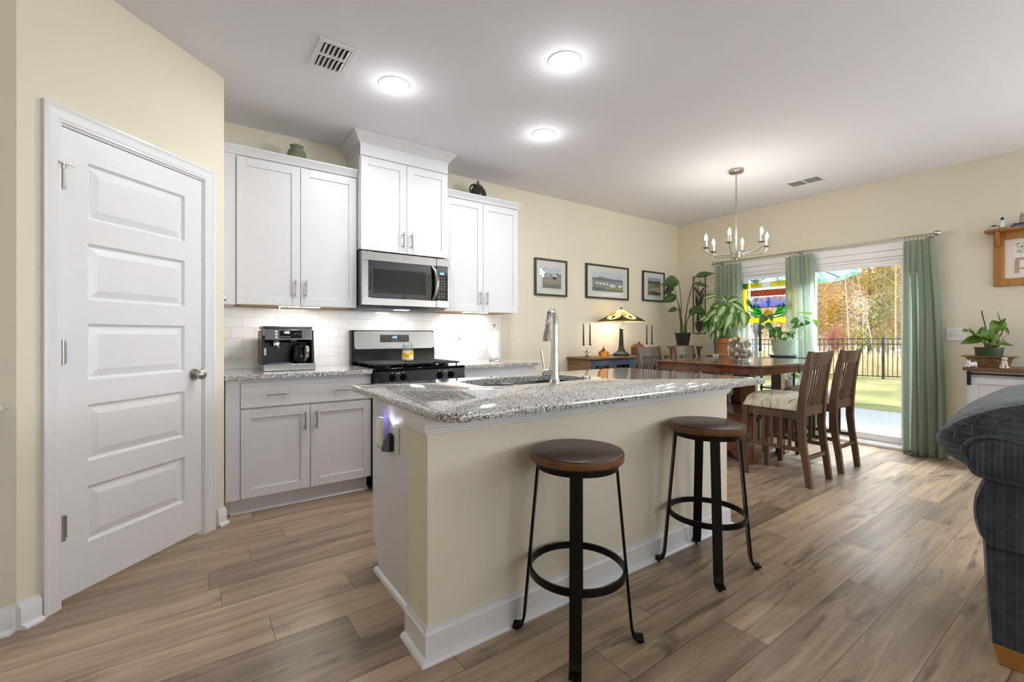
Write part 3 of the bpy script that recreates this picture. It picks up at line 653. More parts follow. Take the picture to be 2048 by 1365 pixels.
m = MB(); P = [(1.672, WY-.004, 1.745), (1.684, WY-.022, 1.71), (1.694, WY-.034, 1.65), (1.698, WY-.038, 1.60), (1.694, WY-.034, 1.55), (1.684, WY-.022, 1.49), (1.672, WY-.004, 1.455)]
Q = catmull(P, 5); m.loft([[(p.x-.016, p.y, p.z), (p.x-.010, p.y-.006, p.z), (p.x+.010, p.y-.006, p.z), (p.x+.016, p.y, p.z), (p.x+.012, p.y+.006, p.z), (p.x-.012, p.y+.006, p.z)] for p in Q]); m.build('handle', M['steel'], dr, smooth=50)
cpn = MB().box(XS+.003, 1.812, WY+.002, WY+.03, 1.455, 1.752).build('control_panel', M['blackglass'], t, bevel=.002)
text('clock_digits', '4:22', .024, M['ice'], cpn, (1.757, WY+.001, 1.688), FACE_MY)
M['greyink'] = plain('grey_print', 'A9ABAE', .5)
for r in range(7):
    for c_ in range(3):
        z = 1.650 - r*.024 - (.018 if r > 4 else 0); x = 1.733 + c_*.024; MB().box(x-.004, x+.004, WY+.0008, WY+.002, z-.003, z+.003).build('key_mark', M['greyink'], cpn)
text('maker_name', 'Whirlpool', .018, M['greyink'], dr, (1.445, WY-.0006, 1.786), FACE_MY)
m = MB().tube([(1.447+.022*math.cos(math.radians(q)), WY-.001, 1.783+.009*math.sin(math.radians(q))) for q in range(-150, 60, 15)], .0012, 6); m.build('emblem', M['white'], dr)
MB().torus((XS, WY-.001, 1.424), .020, .0012, 'y').build('door_badge', M['greyink'], dr)
# ------------------------------------------------------------------ coffee machine
KX, KY, KZ = .568, 3.55, .905
t = thing('coffee_machine', (KX, KY+.12, KZ), 'stainless and black combination coffee machine with a glass carafe on the counter', 'coffee machine')
w = .165
MB().box(KX-w, KX+w, KY+.17, KY+.31, KZ+.03, KZ+.275).build('body', M['darkplastic'], t, bevel=.006)
bs_ = MB().box(KX-w-.004, KX+w+.004, KY-.012, KY+.31, KZ, KZ+.048).build('base', M['steel'], t, bevel=.004)
for sx in (-1, 1): MB().prism([(KY+.30,KZ+.04),(KY+.03,KZ+.04),(KY+.06,KZ+.29),(KY+.30,KZ+.285)], 'x', KX+sx*(w-.004)-.010, KX+sx*(w-.004)+.010).build('side_panel', M['darkplastic'], t, bevel=.004)
hd = MB().prism([(KY+.30,KZ+.19),(KY+.055,KZ+.205),(KY+.025,KZ+.222),(KY+.045,KZ+.298),(KY+.30,KZ+.298)], 'x', KX-w+.012, KX+w-.012).build('head', M['steel'], t, bevel=.004)
MB().prism([(KY+.045,KZ+.298),(KY+.30,KZ+.298),(KY+.30,KZ+.318),(KY+.06,KZ+.318)], 'x', KX-w+.004, KX+w-.004).build('lid', M['darkplastic'], t, bevel=.004)
def kt(z): return KY+.025+(z-KZ-.222)*(.02/.076)
m = MB(); pr = rrect(KX-.062, KX+.085, KZ+.232, KZ+.287, .006, 3); m.loft([[(x, kt(z)-.0003, z) for x, z in pr], [(x, kt(z)-.003, z) for x, z in pr]]); m.build('display', M['blackglass'], hd, smooth=25)
text('clock_digits', '4:22', .021, M['whiteled'], hd, (KX-.014, kt(KZ+.273)-.0036, KZ+.273), (PI/2-.25, 0, 0))
m = MB(); m.tube([(KX+.055+.020*math.cos(q*PI/8), kt(KZ+.26)-.0035, KZ+.26+.007*math.sin(q*PI/8)) for q in range(16)], .001, 6, closed=True); m.build('dial_outline', M['greyink'], hd)
for z in (.238, .259, .280): MB().tube([(KX-.083, kt(KZ+z)+.002, KZ+z), (KX-.083, kt(KZ+z)-.005, KZ+z)], [.0085,.0075], 16).build('button', M['white'], hd)
for k in range(4): MB().box(KX-.055+k*.017, KX-.045+k*.017, kt(KZ+.241)-.0036, kt(KZ+.241)-.003, KZ+.238, KZ+.244).build('mode_icon', M['greyink'], hd)
text('maker_name', 'DeLonghi', .010, M['greyink'], hd, (KX+.03, KY+.031, KZ+.213), FACE_MY)
MB().tube([(KX-.075, KY+.10, KZ+.20), (KX-.075, KY+.10, KZ+.178)], [.032,.032], 20).build('brew_head', M['chrome'], t)
MB().cyl((KX-.075, KY+.075, KZ+.178), (KX-.075, KY-.01, KZ+.172), .010).build('filter_handle', M['chrome'], t)
MB().box(KX-w+.02, KX+.02, KY-.005, KY+.16, KZ+.047, KZ+.053).build('drip_tray', M['slate'], t, bevel=.002)
MB().box(KX-w+.001, KX-w+.018, KY+.012, KY+.03, KZ+.11, KZ+.165).build('steam_knob', M['steel'], t, bevel=.003); MB().box(KX-w-.004, KX-w+.012, KY+.03, KY+.045, KZ+.25, KZ+.285).build('water_window', M['slate'], t, bevel=.003)
cc = (KX+.085, KY+.085, KZ+.049)
ca = MB().lathe([(.0,0),(.058,0),(.064,.012),(.066,.05),(.058,.10),(.050,.118),(.050,.124),(.047,.124),(.047,.118),(.055,.10),(.063,.05),(.061,.012),(.0,.004)], cc, 28).build('carafe', pane('smoked_glass', '6E6A60'), t)
MB().lathe([(.0,.120),(.05,.120),(.05,.135),(.03,.142),(.0,.142)], cc, 24).build('carafe_lid', M['black'], ca)
m = MB(); m.tube(catmull([(cc[0]+.02,cc[1]-.045,cc[2]+.125),(cc[0]+.028,cc[1]-.09,cc[2]+.118),(cc[0]+.028,cc[1]-.092,cc[2]+.06),(cc[0]+.02,cc[1]-.062,cc[2]+.02)],5), .009, 10, flat=1.6); m.build('carafe_handle', M['steel'], ca)
# ------------------------------------------------------------------ things on the counter and cabinets
t = thing('paper_towel_holder', (2.475, 3.80, .905), 'chrome paper towel holder standing at the end of the granite counter', 'paper towel holder')
MB().lathe([(.0,0),(.082,0),(.082,.006),(.078,.014),(.02,.016),(.0,.016)], (2.475,3.80,.905), 32).build('base', M['chrome'], t)
m = MB().cyl((2.475,3.80,.92), (2.475,3.80,1.235), .007); m.lathe([(.0,0),(.009,0),(.012,.012),(.02,.022),(.014,.03),(.0,.034)], (2.475,3.80,1.232), 16); m.build('post', M['chrome'], t)
MB().cyl((2.405,3.775,.92), (2.405,3.775,.985), .003).build('tension_arm', M['chrome'], t)
o = MB().lathe([(.012,0),(.056,0),(.057,.003),(.057,.277),(.056,.28),(.012,.28)], (2.475,3.80,.9215), 32, caps=False).build('paper_towel_roll', M['paper']); tag(o, 'white paper towel roll on the chrome holder', 'paper towels')
gv = MB().lathe([(.0,0),(.05,.0),(.075,.015),(.092,.05),(.093,.08),(.080,.115),(.055,.135),(.050,.138),(.060,.146),(.062,.150),(.056,.151),(.044,.140),(.0,.13)], (0,0,0), 36).xf(Matrix.Translation((.648,3.76,2.4125)) @ Matrix.Diagonal((.80,.80,1.28,1))).build('glazed_vase', M['greenglass']); tag(gv, 'squat mottled green vase on top of the cabinet near the pantry', 'vase')
VX, VY, VZ = 2.27, 3.77, 2.4125
t = thing('lidded_jug', (VX, VY, VZ), 'small brown glazed lidded jug on top of the cabinet by the dining area', 'jug')
MB().lathe([(.0,0),(.05,0),(.064,.02),(.076,.055),(.076,.085),(.064,.108),(.047,.121),(.0,.122)], (VX,VY,VZ), 30).build('body', M['brownglaze'], t)
MB().lathe([(.0,.120),(.046,.120),(.048,.126),(.03,.140),(.010,.146),(.012,.158),(.006,.166),(.0,.167)], (VX,VY,VZ), 24).build('lid', M['brownglaze'], t)
MB().tube(catmull([(VX-.062,VY,VZ+.05),(VX-.085,VY,VZ+.09),(VX-.072,VY,VZ+.125),(VX-.03,VY,VZ+.140)],6), .007, 8).build('handle', M['brownglaze'], t)
t.scale = (1.08, 1.08, 1.5)
# ------------------------------------------------------------------ island
IX0, IX1, IY0, IY1 = .683, 2.665, 1.482, 2.30
t = thing('kitchen_island', ((IX0+IX1)/2, 1.85, 0), 'cream kitchen island with white end panel, cove molding and baseboard', 'island')
MB().box(IX0, IX1, IY0, 1.655, 0, .874).build('knee_wall', M['wall'], t, smooth=0)
MB().prism([(1.655,.0),(2.185,.0),(2.185,.112),(2.262,.128),(2.262,.874),(1.655,.874)], 'x', .742, .760).build('end_panel', M['cab'], t, bevel=.001)
MB().prism([(1.655,.0),(2.185,.0),(2.185,.112),(2.262,.128),(2.262,.874),(1.655,.874)], 'x', 2.62, 2.638).build('end_panel', M['cab'], t, bevel=.001)
MB().box(.76, 1.15, 1.655, 2.262, .11, .874).build('carcass', M['cab'], t); MB().box(1.96, 2.62, 1.655, 2.262, .11, .874).build('carcass', M['cab'], t); MB().box(1.15, 1.96, 1.655, 2.262, .11, .60).build('carcass', M['cab'], t); MB().box(.76, 2.62, 1.66, 2.18, 0, .11).build('toe_kick', M['cab'], t)
for i in range(4):
    x0 = .765 + i*.463; d = shaker('door', t, x0, x0+.458, .115, .862, 2.263); pull(d, (x0+.05, 2.283, .70), (x0+.05, 2.283, .82), (0,1,0))
bp = base_prof(.117, .016, .019); gp = [(-.002,0),(.008,0),(.011,.004),(.011,.010),(.017,.014),(.017,.022),(.020,.026),(.020,.058),(.025,.062),(.025,.069),(-.002,.069)]
def wrap(prof, z0, name):
    R = [[(IX0-a, 1.657, z0+z) for a, z in prof], [(IX0-a, IY0-a, z0+z) for a, z in prof], [(IX1+a, IY0-a, z0+z) for a, z in prof], [(IX1+a, 1.657, z0+z) for a, z in prof]]
    MB().loft(R).build(name, M['trim'], t, smooth=28)
wrap(bp, 0, 'baseboard'); wrap(gp, .805, 'cove_molding')
MB().loft([[(.742-a, y, z) for a, z in [(0,0),(.018,0),(.018,.006),(.012,.016),(0,.020)]] for y in (1.66, 2.20)]).build('shoe_molding', M['trim'], t)
# countertop with the sink cut-out
TX0, TX1, TY0, TY1, SX, SY, SA, SB = .660, 2.762, 1.292, 2.364, 1.552, 2.040, .372, .178
outer = arc(TX0+.085, TY0+.085, .085, 180, 270, 8) + [(TX0+.085+(TX1-TX0-.115)*i/40, TY0) for i in range(1, 40)] + arc(TX1-.03, TY0+.03, .03, -90, 0, 4) + [(TX1, TY0+.03+(TY1-TY0-.05)*i/16) for i in range(1, 17)] + [(TX1-.02, TY1)] + [(TX1-.02-(TX1-TX0-.04)*i/40, TY1) for i in range(1, 40)] + [(TX0+.02, TY1), (TX0, TY1-.02)] + [(TX0, TY1-.02-(TY1-TY0-.105)*i/16) for i in range(1, 16)]
def inner(p, ex=0.0):
    a = math.atan2((p[1]-SY)/SB, (p[0]-SX)/SA); c, s = math.cos(a), math.sin(a); r = (abs(c)**5+abs(s)**5)**(-1/5)
    return (SX+(SA+ex)*r*c, SY+(SB+ex)*r*s)
def L(pts, z, off=0.0):
    if not off: return [(x, y, z) for x, y in pts]
    return [(x+(off if x < 1.7 else -off)*(1 if abs(x-TX0)<.09 or abs(x-TX1)<.04 else 0), y+(off if y < 1.8 else -off)*(1 if abs(y-TY0)<.09 or abs(y-TY1)<.03 else 0), z) for x, y in pts]
inn = [inner(p) for p in outer]
m = MB().loft([L(inn, .874), L(outer, .874, .003), L(outer, .878), L(outer, .901), L(outer, .9045, .003), L(inn, .905)], caps=False, loop=True)
o = m.build('island_countertop', M['granite'], smooth=50); tag(o, 'long speckled granite island top with a rounded corner and sink cut-out', 'countertop')
# double bowl sink
t = thing('double_sink', (SX, SY, .70), 'undermount stainless double bowl sink set in the island top', 'sink')
rim = [inner(p, .012) for p in outer]
m = MB()
for x0, x1 in ((SX-SA+.004, SX-.012), (SX+.012, SX+SA-.004)):
    def ring(i, z): return [(x, y, z) for x, y in rrect(x0+i, x1-i, SY-SB+.002+i, SY+SB-.002-i, .055, 6)]
    m.loft([ring(-.004, .872), ring(.0, .868), ring(.006, .72), ring(.03, .695), ring(.08, .692)], caps=False); n = len(m.v); k = len(ring(0,0)); m.f.append(tuple(n-k+i for i in range(k)))
m.build('bowls', M['steel'], t, recalc=False)
MB().loft([L(rim, .873), L([inner(p, -.002) for p in outer], .8735)], caps=False).build('rim_flange', M['steel'], t, recalc=False); MB().box(SX-.012, SX+.012, SY-SB, SY+SB, .850, .868).build('divider', M['steel'], t, bevel=.005)
# faucet
FX, FYY = 1.567, 1.815; fd = Vector((.42, .907, 0)); hz = Vector((-.815, .579, 0)); fb = Vector((FX, FYY, .905))
t = thing('kitchen_faucet', fb, 'tall chrome gooseneck kitchen faucet with pull-down head behind the sink', 'faucet')
MB().lathe([(.0,0),(.030,0),(.030,.004),(.027,.008),(.0245,.03),(.0235,.10),(.0205,.16),(.0,.16)], fb, 28).build('body', M['chrome'], t)
P = [fb+Vector((0,0,.14)), fb+Vector((0,0,.24)), fb+Vector((0,0,.32)), fb+fd*.018+Vector((0,0,.368)), fb+fd*.058+Vector((0,0,.393)), fb+fd*.102+Vector((0,0,.380)), fb+fd*.130+Vector((0,0,.345)), fb+fd*.140+Vector((0,0,.315))]
MB().tube(catmull(P, 6), [.0205]*7+[.019]*6+[.0165]*6+[.0145]*24, 16).build('neck', M['chrome'], t)
a = fb+fd*.140+Vector((0,0,.322)); b = fb+fd*.168+Vector((0,0,.225)); MB().tube([a, a.lerp(b,.3), a.lerp(b,.75), b], [.0145,.0165,.0225,.0225], 20).build('spray_head', M['nickel'], t)
c0 = fb+Vector((0,0,.058)); hh = MB().tube([c0, c0+hz*.045, c0+hz*.047, c0+hz*.060, c0+hz*.066], [.0215,.0205,.0185,.0185,.012], 20).build('valve', M['chrome'], t)
MB().tube([c0+hz*.056+Vector((0,0,.012)), c0+hz*.062+Vector((0,0,.06)), c0+hz*.072+Vector((0,0,.115))], [.0055,.006,.0065], 10).build('lever', M['chrome'], hh)
# outlet and plug-in night light on the island end panel
t = thing('island_outlet', (.742, 1.945, .69), 'white outlet cover plate on the white end panel of the island', 'outlet')
MB().box(.735, .7415, 1.900, 1.985, .632, .752).build('cover_plate', M['white'], t, bevel=.002)
for z in (.665, .72): MB().box(.7335, .7352, 1.928, 1.957, z-.015, z+.015).build('socket', M['paper'], t, bevel=.001)
t = thing('night_light', (.71, 2.03, .63), 'white curved plug-in night light with a dark base and violet glow on the island end', 'night light')
m = MB(); R = []
for z, w_, d_ in ((.775,.036,.010),(.765,.040,.020),(.72,.044,.026),(.66,.044,.026),(.636,.036,.018)): R.append([(.728-d_*math.cos(q)-.004, 2.075+w_*math.sin(q), z) for q in [math.radians(-80+20*i) for i in range(9)]] )
m.loft(R, closed=False); m.build('shade', M['white'], t, solid=.003, recalc=False)
MB().prism([(1.945,.715),(1.975,.720),(2.06,.628),(2.035,.622),(1.985,.632),(1.945,.640)], 'x', .712, .734).build('plug_base', M['darkplastic'], t, bevel=.003)
MB().box(.712, .728, 2.06, 2.10, .768, .774).build('led', emis('violet_led', '8F7BFF', 2.5), t)
light('led_glow', 'AREA', (.712, 2.0, .765), .02, (.86, .84, 1.0), parent=t, shape='RECTANGLE', size=.02, size_y=.05, aim=(.35, -.35, 1))
# ------------------------------------------------------------------ bar stools
M['seatedge'] = wood('lighter_brown_edge', '6E4522', '8A5A2E', 'x', .4, c3='4A2E18')  # seat rim in a lighter brown than the top
def make_stool():
    t = thing('bar_stool', (0,0,0), 'bar stool', 'bar stool', 'round bar stools at the island')
    MB().lathe([(.0,0),(.174,0),(.178,.004),(.178,.032),(.1765,.0355),(.173,.037),(.0,.037)], (0,0,.683), 64).build('seat', M['stoolwood'], t, smooth=28)
    MB().lathe([(.1782,.006),(.1788,.009),(.1788,.028),(.1782,.031)], (0,0,.683), 64, caps=False).build('seat_edge', M['seatedge'], t)
    MB().lathe([(.150,-.002),(.158,-.002),(.158,-.026),(.150,-.026)], (0,0,.683), 40, caps=False).build('seat_band', M['bronze'], t)
    for k in range(2): a = PI/4+k*PI/2; d = Vector((math.cos(a), math.sin(a), 0)); MB().bar(-d*.152+Vector((0,0,.672)), d*.152+Vector((0,0,.672)), .045, .008, d.cross(Vector((0,0,1)))).build('cross_plate', M['bronze'], t)
    for k in range(4):
        a = PI/4 + k*PI/2; d = Vector((math.cos(a), math.sin(a), 0)); s = d.cross(Vector((0,0,1)))
        Z = lambda r, z: d*r + Vector((0,0,z))
        pts = [Z(.150,.668), Z(.205,.055), Z(.212,.028), Z(.222,.018), Z(.250,.016)]
        m = MB(); m.loft([[p + s*sg*.0215 + n*q for sg, q in ((-1,-.005),(1,-.005),(1,.005),(-1,.005))] for p, n in zip(pts, (d, d, (d+Vector((0,0,1))).normalized(), Vector((0,0,1)), Vector((0,0,1))))])
        lg = m.build('leg', M['bronze'], t, bevel=.0015)
        MB().lathe([(.0,0),(.009,0),(.010,.012),(.0,.012)], Z(.236, 0), 12).build('foot_pad', M['black'], lg)
    R = []
    for i in range(48):
        a = 2*PI*i/48; R.append([(r*math.cos(a), r*math.sin(a), z) for r, z in ((.176,.252),(.186,.252),(.186,.278),(.176,.278))])
    MB().loft(R, loop=True).build('foot_ring', M['bronze'], t, smooth=40)
    return t
st = make_stool(); st.location = (1.212, 1.273, 0); st['label'] = 'dark wood and black metal bar stool by the rounded corner of the island top'
dup(st, (2.118, 1.283, 0), 0, 'dark wood and black metal bar stool at the island near the dining chairs')
# ------------------------------------------------------------------ dining table
TX, TY = 4.40, 2.28
t = thing('dining_table', (TX, TY, 0), 'counter-height brown wood dining table with a pedestal bookshelf base', 'table')
ax0, ax1, ay0, ay1 = 3.70, 5.10, 1.765, 2.795
MB().box(ax0, ax1, ay0, ay1, .893, .911).build('tabletop', M['table'], t, bevel=.006, seg=3)
m = MB().box(ax0+.025, ax0+.047, ay0+.02, ay1-.02, .828, .893).box(ax1-.047, ax1-.025, ay0+.02, ay1-.02, .828, .893); m.build('end_apron', M['table'], t, bevel=.003)
for a, b in ((ax0+.012, 4.405), (4.425, ax1-.012)):
    MB().box(a, b, ay0+.022, ay0+.044, .828, .893).box(a, b, ay1-.044, ay1-.022, .828, .893).build('side_apron', M['table'], t, bevel=.003)
MB().box(4.402, 4.428, ay0+.016, ay0+.03, .815, .896).build('leaf_catch', M['table'], t, bevel=.002)
for x in (4.08, 4.66):
    for y in (2.05, 2.43): MB().box(x, x+.09, y, y+.09, .44, .893).build('post', M['table'], t, bevel=.004)
bx0, bx1, by0, by1 = 4.05, 4.78, 2.02, 2.55
MB().box(bx0-.01, bx1+.01, by0-.01, by1+.01, .42, .442).build('base_top', M['table'], t, bevel=.004)
m = MB().box(bx0, bx1, by0, by1, .17, .195); m.box(bx0, bx0+.02, by0, by1, .195, .42).box(bx1-.02, bx1, by0, by1, .195, .42).box(bx0+.02, bx1-.02, by1-.02, by1, .195, .42).box((bx0+bx1)/2-.01, (bx0+bx1)/2+.01, by0+.02, by1-.02, .195, .42); m.build('bookcase_base', M['table'], t, bevel=.002)
def skirt(a, b):
    w = b-a; return [(a,.17),(a,0),(a+.10,0),(a+.115,.03),(a+.15,.045),(a+.17,.075),(a+.21,.085),(b-.21,.085),(b-.17,.075),(b-.15,.045),(b-.115,.03),(b-.10,0),(b,0),(b,.17)]
for y in (by0, by1-.02): MB().prism(skirt(bx0, bx1), 'y', y, y+.02).build('skirt', M['table'], t, bevel=.002)
for x in (bx0, bx1-.02): MB().prism(skirt(by0+.02, by1-.02), 'x', x, x+.02).build('skirt', M['table'], t, bevel=.002)
bc = ['8A3B2B', '33485E', 'D8D2C2', '5C6B3A', '2A2A2C', 'B98A4A', '6E4D6B', '3E5C5A']
xx = bx0+.03
bl = ['red', 'navy', 'cream', 'olive', 'black', 'tan', 'plum', 'teal']
for k in range(8):
    w = .024+.008*((k*7)%3); hh = .17+.02*((k*5)%3)
    o = MB().box(xx, xx+w, by0+.03, by0+.19, .196, .196+hh).build('book', plain('book_cover_%s' % bl[k], bc[k], .6), bevel=.002)
    tag(o, '%s book standing on the shelf in the dining table base' % bl[k], 'book', 'books in the table base'); xx += w+.004
# ------------------------------------------------------------------ dining chairs (front is +y)
M['seatfab'] = None
def seat_fabric():
    t = NT('leaf_print_fabric'); p = t.pos(obj=True)
    d = t.n('TexNoise', {'Vector': p, 'Scale': 4.0, 'Detail': 2.0}); pv = t.n('VectorMath', {0: p, 1: t.n('VectorMath', {0: (d, 'Color'), 'Scale': .16}, operation='SCALE')}, operation='ADD')
    v2 = t.n('TexVoronoi', {'Vector': pv, 'Scale': 5.0}); sub = t.n('VectorMath', {0: t.n('VectorMath', {0: pv, 1: (5, 5, 5)}, operation='MULTIPLY'), 1: t.n('VectorMath', {0: (v2, 'Position'), 1: (5, 5, 5)}, operation='MULTIPLY')}, operation='SUBTRACT')
    sx = t.n('SeparateXYZ', {0: sub}); an = t.math('ARCTAN2', (sx, 'Y'), (sx, 'X')); fan = t.math('SINE', t.math('MULTIPLY', an, 9.0)); r_ = (v2, 'Distance')
    c = t.ramp((t.n('TexNoise', {'Vector': pv, 'Scale': 7.0, 'Detail': 2.0}), 'Fac'), [(.3, lin('A9A893')), (.45, lin('CFC6AE')), (.58, lin('DDD5C2')), (.72, lin('B89E7C'))])
    ln = t.math('MULTIPLY', t.math('GREATER_THAN', fan, .93), t.math('LESS_THAN', r_, .62))
    c1 = t.mix(t.math('MULTIPLY', ln, .75), (c, 'Color'), lin('4A4638')); c2 = t.mix(t.math('MULTIPLY', t.math('MULTIPLY', t.math('GREATER_THAN', fan, .2), t.math('LESS_THAN', r_, .5)), .25), c1, lin('8C957F'))
    return t.done(t.bsdf(color=c2, rough=.8, sheen=.25))
M['seatfab'] = seat_fabric()
def make_chair():
    t = thing('dining_chair', (0,0,0), 'dining chair', 'chair', 'counter-height dining chairs')
    X = .2025
    B = [(-.264,0),(-.246,.15),(-.222,.30),(-.208,.45),(-.210,.58),(-.226,.75),(-.250,.90),(-.276,1.035)]; W = [.021,.0225,.024,.027,.029,.025,.021,.016]
    prof = [(y-w, z) for (y, z), w in zip(B, W)] + [(y+w, z) for (y, z), w in list(zip(B, W))[::-1]]
    for s in (-1, 1):
        x = s*(X-.019); m = MB().prism(prof, 'x', x-.019, x+.019); m.build('leg', M['chairwood'], t, bevel=.003, smooth=30)
    for s in (-1, 1):
        x = s*(X-.021); MB().loft([[(x-a, .215-a, z), (x+a, .215-a, z), (x+a, .215+a, z), (x-a, .215+a, z)] for a, z in ((.018,0),(.021,.3),(.021,.574))]).build('leg', M['chairwood'], t, bevel=.003)
    for s in (-1, 1):
        x = s*(X-.019)
        MB().box(x-.011, x+.011, -.19, .20, .505, .574).build('side_apron', M['chairwood'], t, bevel=.002); MB().box(x-.012, x+.012, -.21, .20, .258, .288).build('side_stretcher', M['chairwood'], t, bevel=.002)
        for k in range(5): y = -.125+.0665*k; MB().box(x-.006, x+.006, y-.012, y+.012, .287, .506).build('side_slat', M['chairwood'], t, bevel=.0015)
    MB().box(-X+.03, X-.03, .204, .226, .505, .574).build('front_apron', M['chairwood'], t, bevel=.002)
    MB().box(-X+.03, X-.03, .203, .227, .215, .245).build('front_stretcher', M['chairwood'], t, bevel=.002)
    MB().bar((-X+.03, -.238, .21), (X-.03, -.238, .21), .032, .020, (0,0,1)).build('rear_stretcher', M['chairwood'], t, bevel=.002)
    MB().prism([(-.225,.530),(-.195,.530),(-.200,.602),(-.230,.602)], 'x', -X+.03, X-.03).build('back_rail', M['chairwood'], t, bevel=.002)
    def bow(x): return -.020*(1-(x/X)**2)
    m = MB(); R = []
    for i in range(11):
        x = -X+.026+(2*X-.052)*i/10; b = bow(x); R.append([(x, -.243+b, .925), (x, -.265+b, 1.028), (x, -.282+b, 1.028), (x, -.262+b, .925)])
    m.loft(R).build('crest_rail', M['chairwood'], t, bevel=.003, smooth=40)
    for k in range(7):
        x = -.132+.044*k; b = bow(x); P = [(x, -.212, .598), (x, -.232+b*.6, .76), (x, -.252+b, .93)]
        m = MB(); m.loft([[(p[0]-.0085, p[1]-.005, p[2]), (p[0]+.0085, p[1]-.005, p[2]), (p[0]+.0085, p[1]+.005, p[2]), (p[0]-.0085, p[1]+.005, p[2])] for p in P]); m.build('back_slat', M['chairwood'], t, bevel=.001)
    m = MB()
    def cu(u, v):
        x = (u-.5)*2; y = (v-.5)*2; e = (1-abs(x)**4)*(1-abs(y)**4); r = 1-.06*(x*x*y*y)
        return (x*(X+.006)*r, .025+y*.222*r, .588+.105*max(e, 0)**.45)
    m.grid(cu, 16, 16)
    m.grid(lambda u, v: ((u-.5)*2*(X+.006)*(1-.06*(((u-.5)*2)*((v-.5)*2))**2), .025+(v-.5)*2*.222*(1-.06*(((u-.5)*2)*((v-.5)*2))**2), .574), 16, 16)
    def edge(i):
        a = i*2*PI/64; x = max(-1, min(1, 1.45*math.cos(a))); y = max(-1, min(1, 1.45*math.sin(a))); r = 1-.06*(x*x*y*y); return x*(X+.006)*r, .025+y*.222*r
    m.loft([[(*edge(i), z) for i in range(64)] for z in (.574, .588)], caps=False); m.build('seat_cushion', M['seatfab'], t, smooth=60)
    return t
ch = make_chair(); ch.location = (3.99, 1.735, 0); ch['label'] = 'wooden slat-back counter chair with leaf print seat next to the kitchen island'
dup(ch, (4.605, 1.735, 0), 0, 'wooden slat-back counter chair with leaf print seat by the glass door')
dup(ch, (4.02, 2.83, 0), PI, 'wooden slat-back counter chair facing us between the log cabin and the table corner')
dup(ch, (4.68, 2.84, 0), PI, 'wooden slat-back counter chair in front of the tall plant in the black pot')
# ------------------------------------------------------------------ on the table
def candlestick(x, y, z, label):
    o = MB().lathe([(.0,0),(.050,0),(.052,.004),(.020,.012),(.012,.020),(.022,.034),(.026,.050),(.022,.068),(.014,.080),(.022,.100),(.021,.100),(.013,.082),(.010,.070),(.0,.068)], (x,y,z), 28).build('glass_candlestick', M['crystal']); tag(o, label, 'candlestick', 'glass candlesticks on the dining table')
def taper(x, y, z, h, label, r=.011, grp='dark green taper candles'):
    o = MB().lathe([(.0,0),(r,0),(r*.98,h*.3),(r*.62,h*.93),(r*.5,h*.985),(.0,h)], (x,y,z), 16).build('taper_candle', M['candle']); tag(o, label, 'candle', grp)
candlestick(3.92, 2.285, .911, 'glass candlestick at the island end of the dining table')
taper(3.92, 2.285, .983, .30, 'thick dark green taper in the glass candlestick at the island end of the table', .014)
candlestick(4.90, 2.36, .911, 'glass candlestick beside the green planter at the window end of the dining table')
taper(4.90, 2.36, .983, .30, 'dark green taper standing before the stained glass panel', .014)
BX, BY, BZ, BR = 4.33, 2.27, .911, .125
o = MB().lathe([(.0,0),(.055,0),(.075,.006),(.108,.04),(.124,.09),(.122,.13),(.105,.170),(.092,.188),(.089,.186),(.101,.168),(.118,.13),(.120,.09),(.104,.043),(.072,.011),(.0,.006)], (BX,BY,BZ), 40).build('glass_bowl', M['thin']); tag(o, 'round clear glass bowl of potpourri balls in the middle of the dining table', 'bowl')
pm = [plain('pale_rattan', 'D9CBB4', .8, noise=.4, nscale=90, bump=.6), plain('beige_moss', 'BFA98C', .85, noise=.4, nscale=70, bump=.6), plain('cream_ball', 'E9E2D3', .7, noise=.2, nscale=60, bump=.4), plain('green_moss', '7E8A4E', .9, noise=.3, nscale=60, bump=.5)]
pn = ['pale rattan', 'beige', 'cream', 'mossy green']
rnd = random.Random(3); placed = []
for k in range(400):
    r = rnd.choice((.019, .022, .026, .031)); z = BZ+.014+r+rnd.random()*.17
    lim = .112-r if z-BZ > .05 else .085-r
    a = rnd.random()*2*PI; q = lim*math.sqrt(rnd.random()); p = Vector((BX+q*math.cos(a), BY+q*math.sin(a), z))
    cz = z-BZ
    if (q+r)**2/.116**2 + (cz-.095)**2/.100**2 > 1.0 and cz < .12: continue
    if all((p-pp).length > (r+rr)*.93 for pp, rr in placed):
        placed.append((p, r)); c = rnd.choices((0,1,2,3), (4,4,3,1))[0]
        m = MB().sphere(p, r, 14, 10)
        o = m.build('potpourri_ball', pm[c]); tag(o, '%s potpourri ball in the glass bowl on the dining table' % pn[c], 'decorative ball', '%s potpourri balls in the bowl' % pn[c])
    if len(placed) >= 34: break
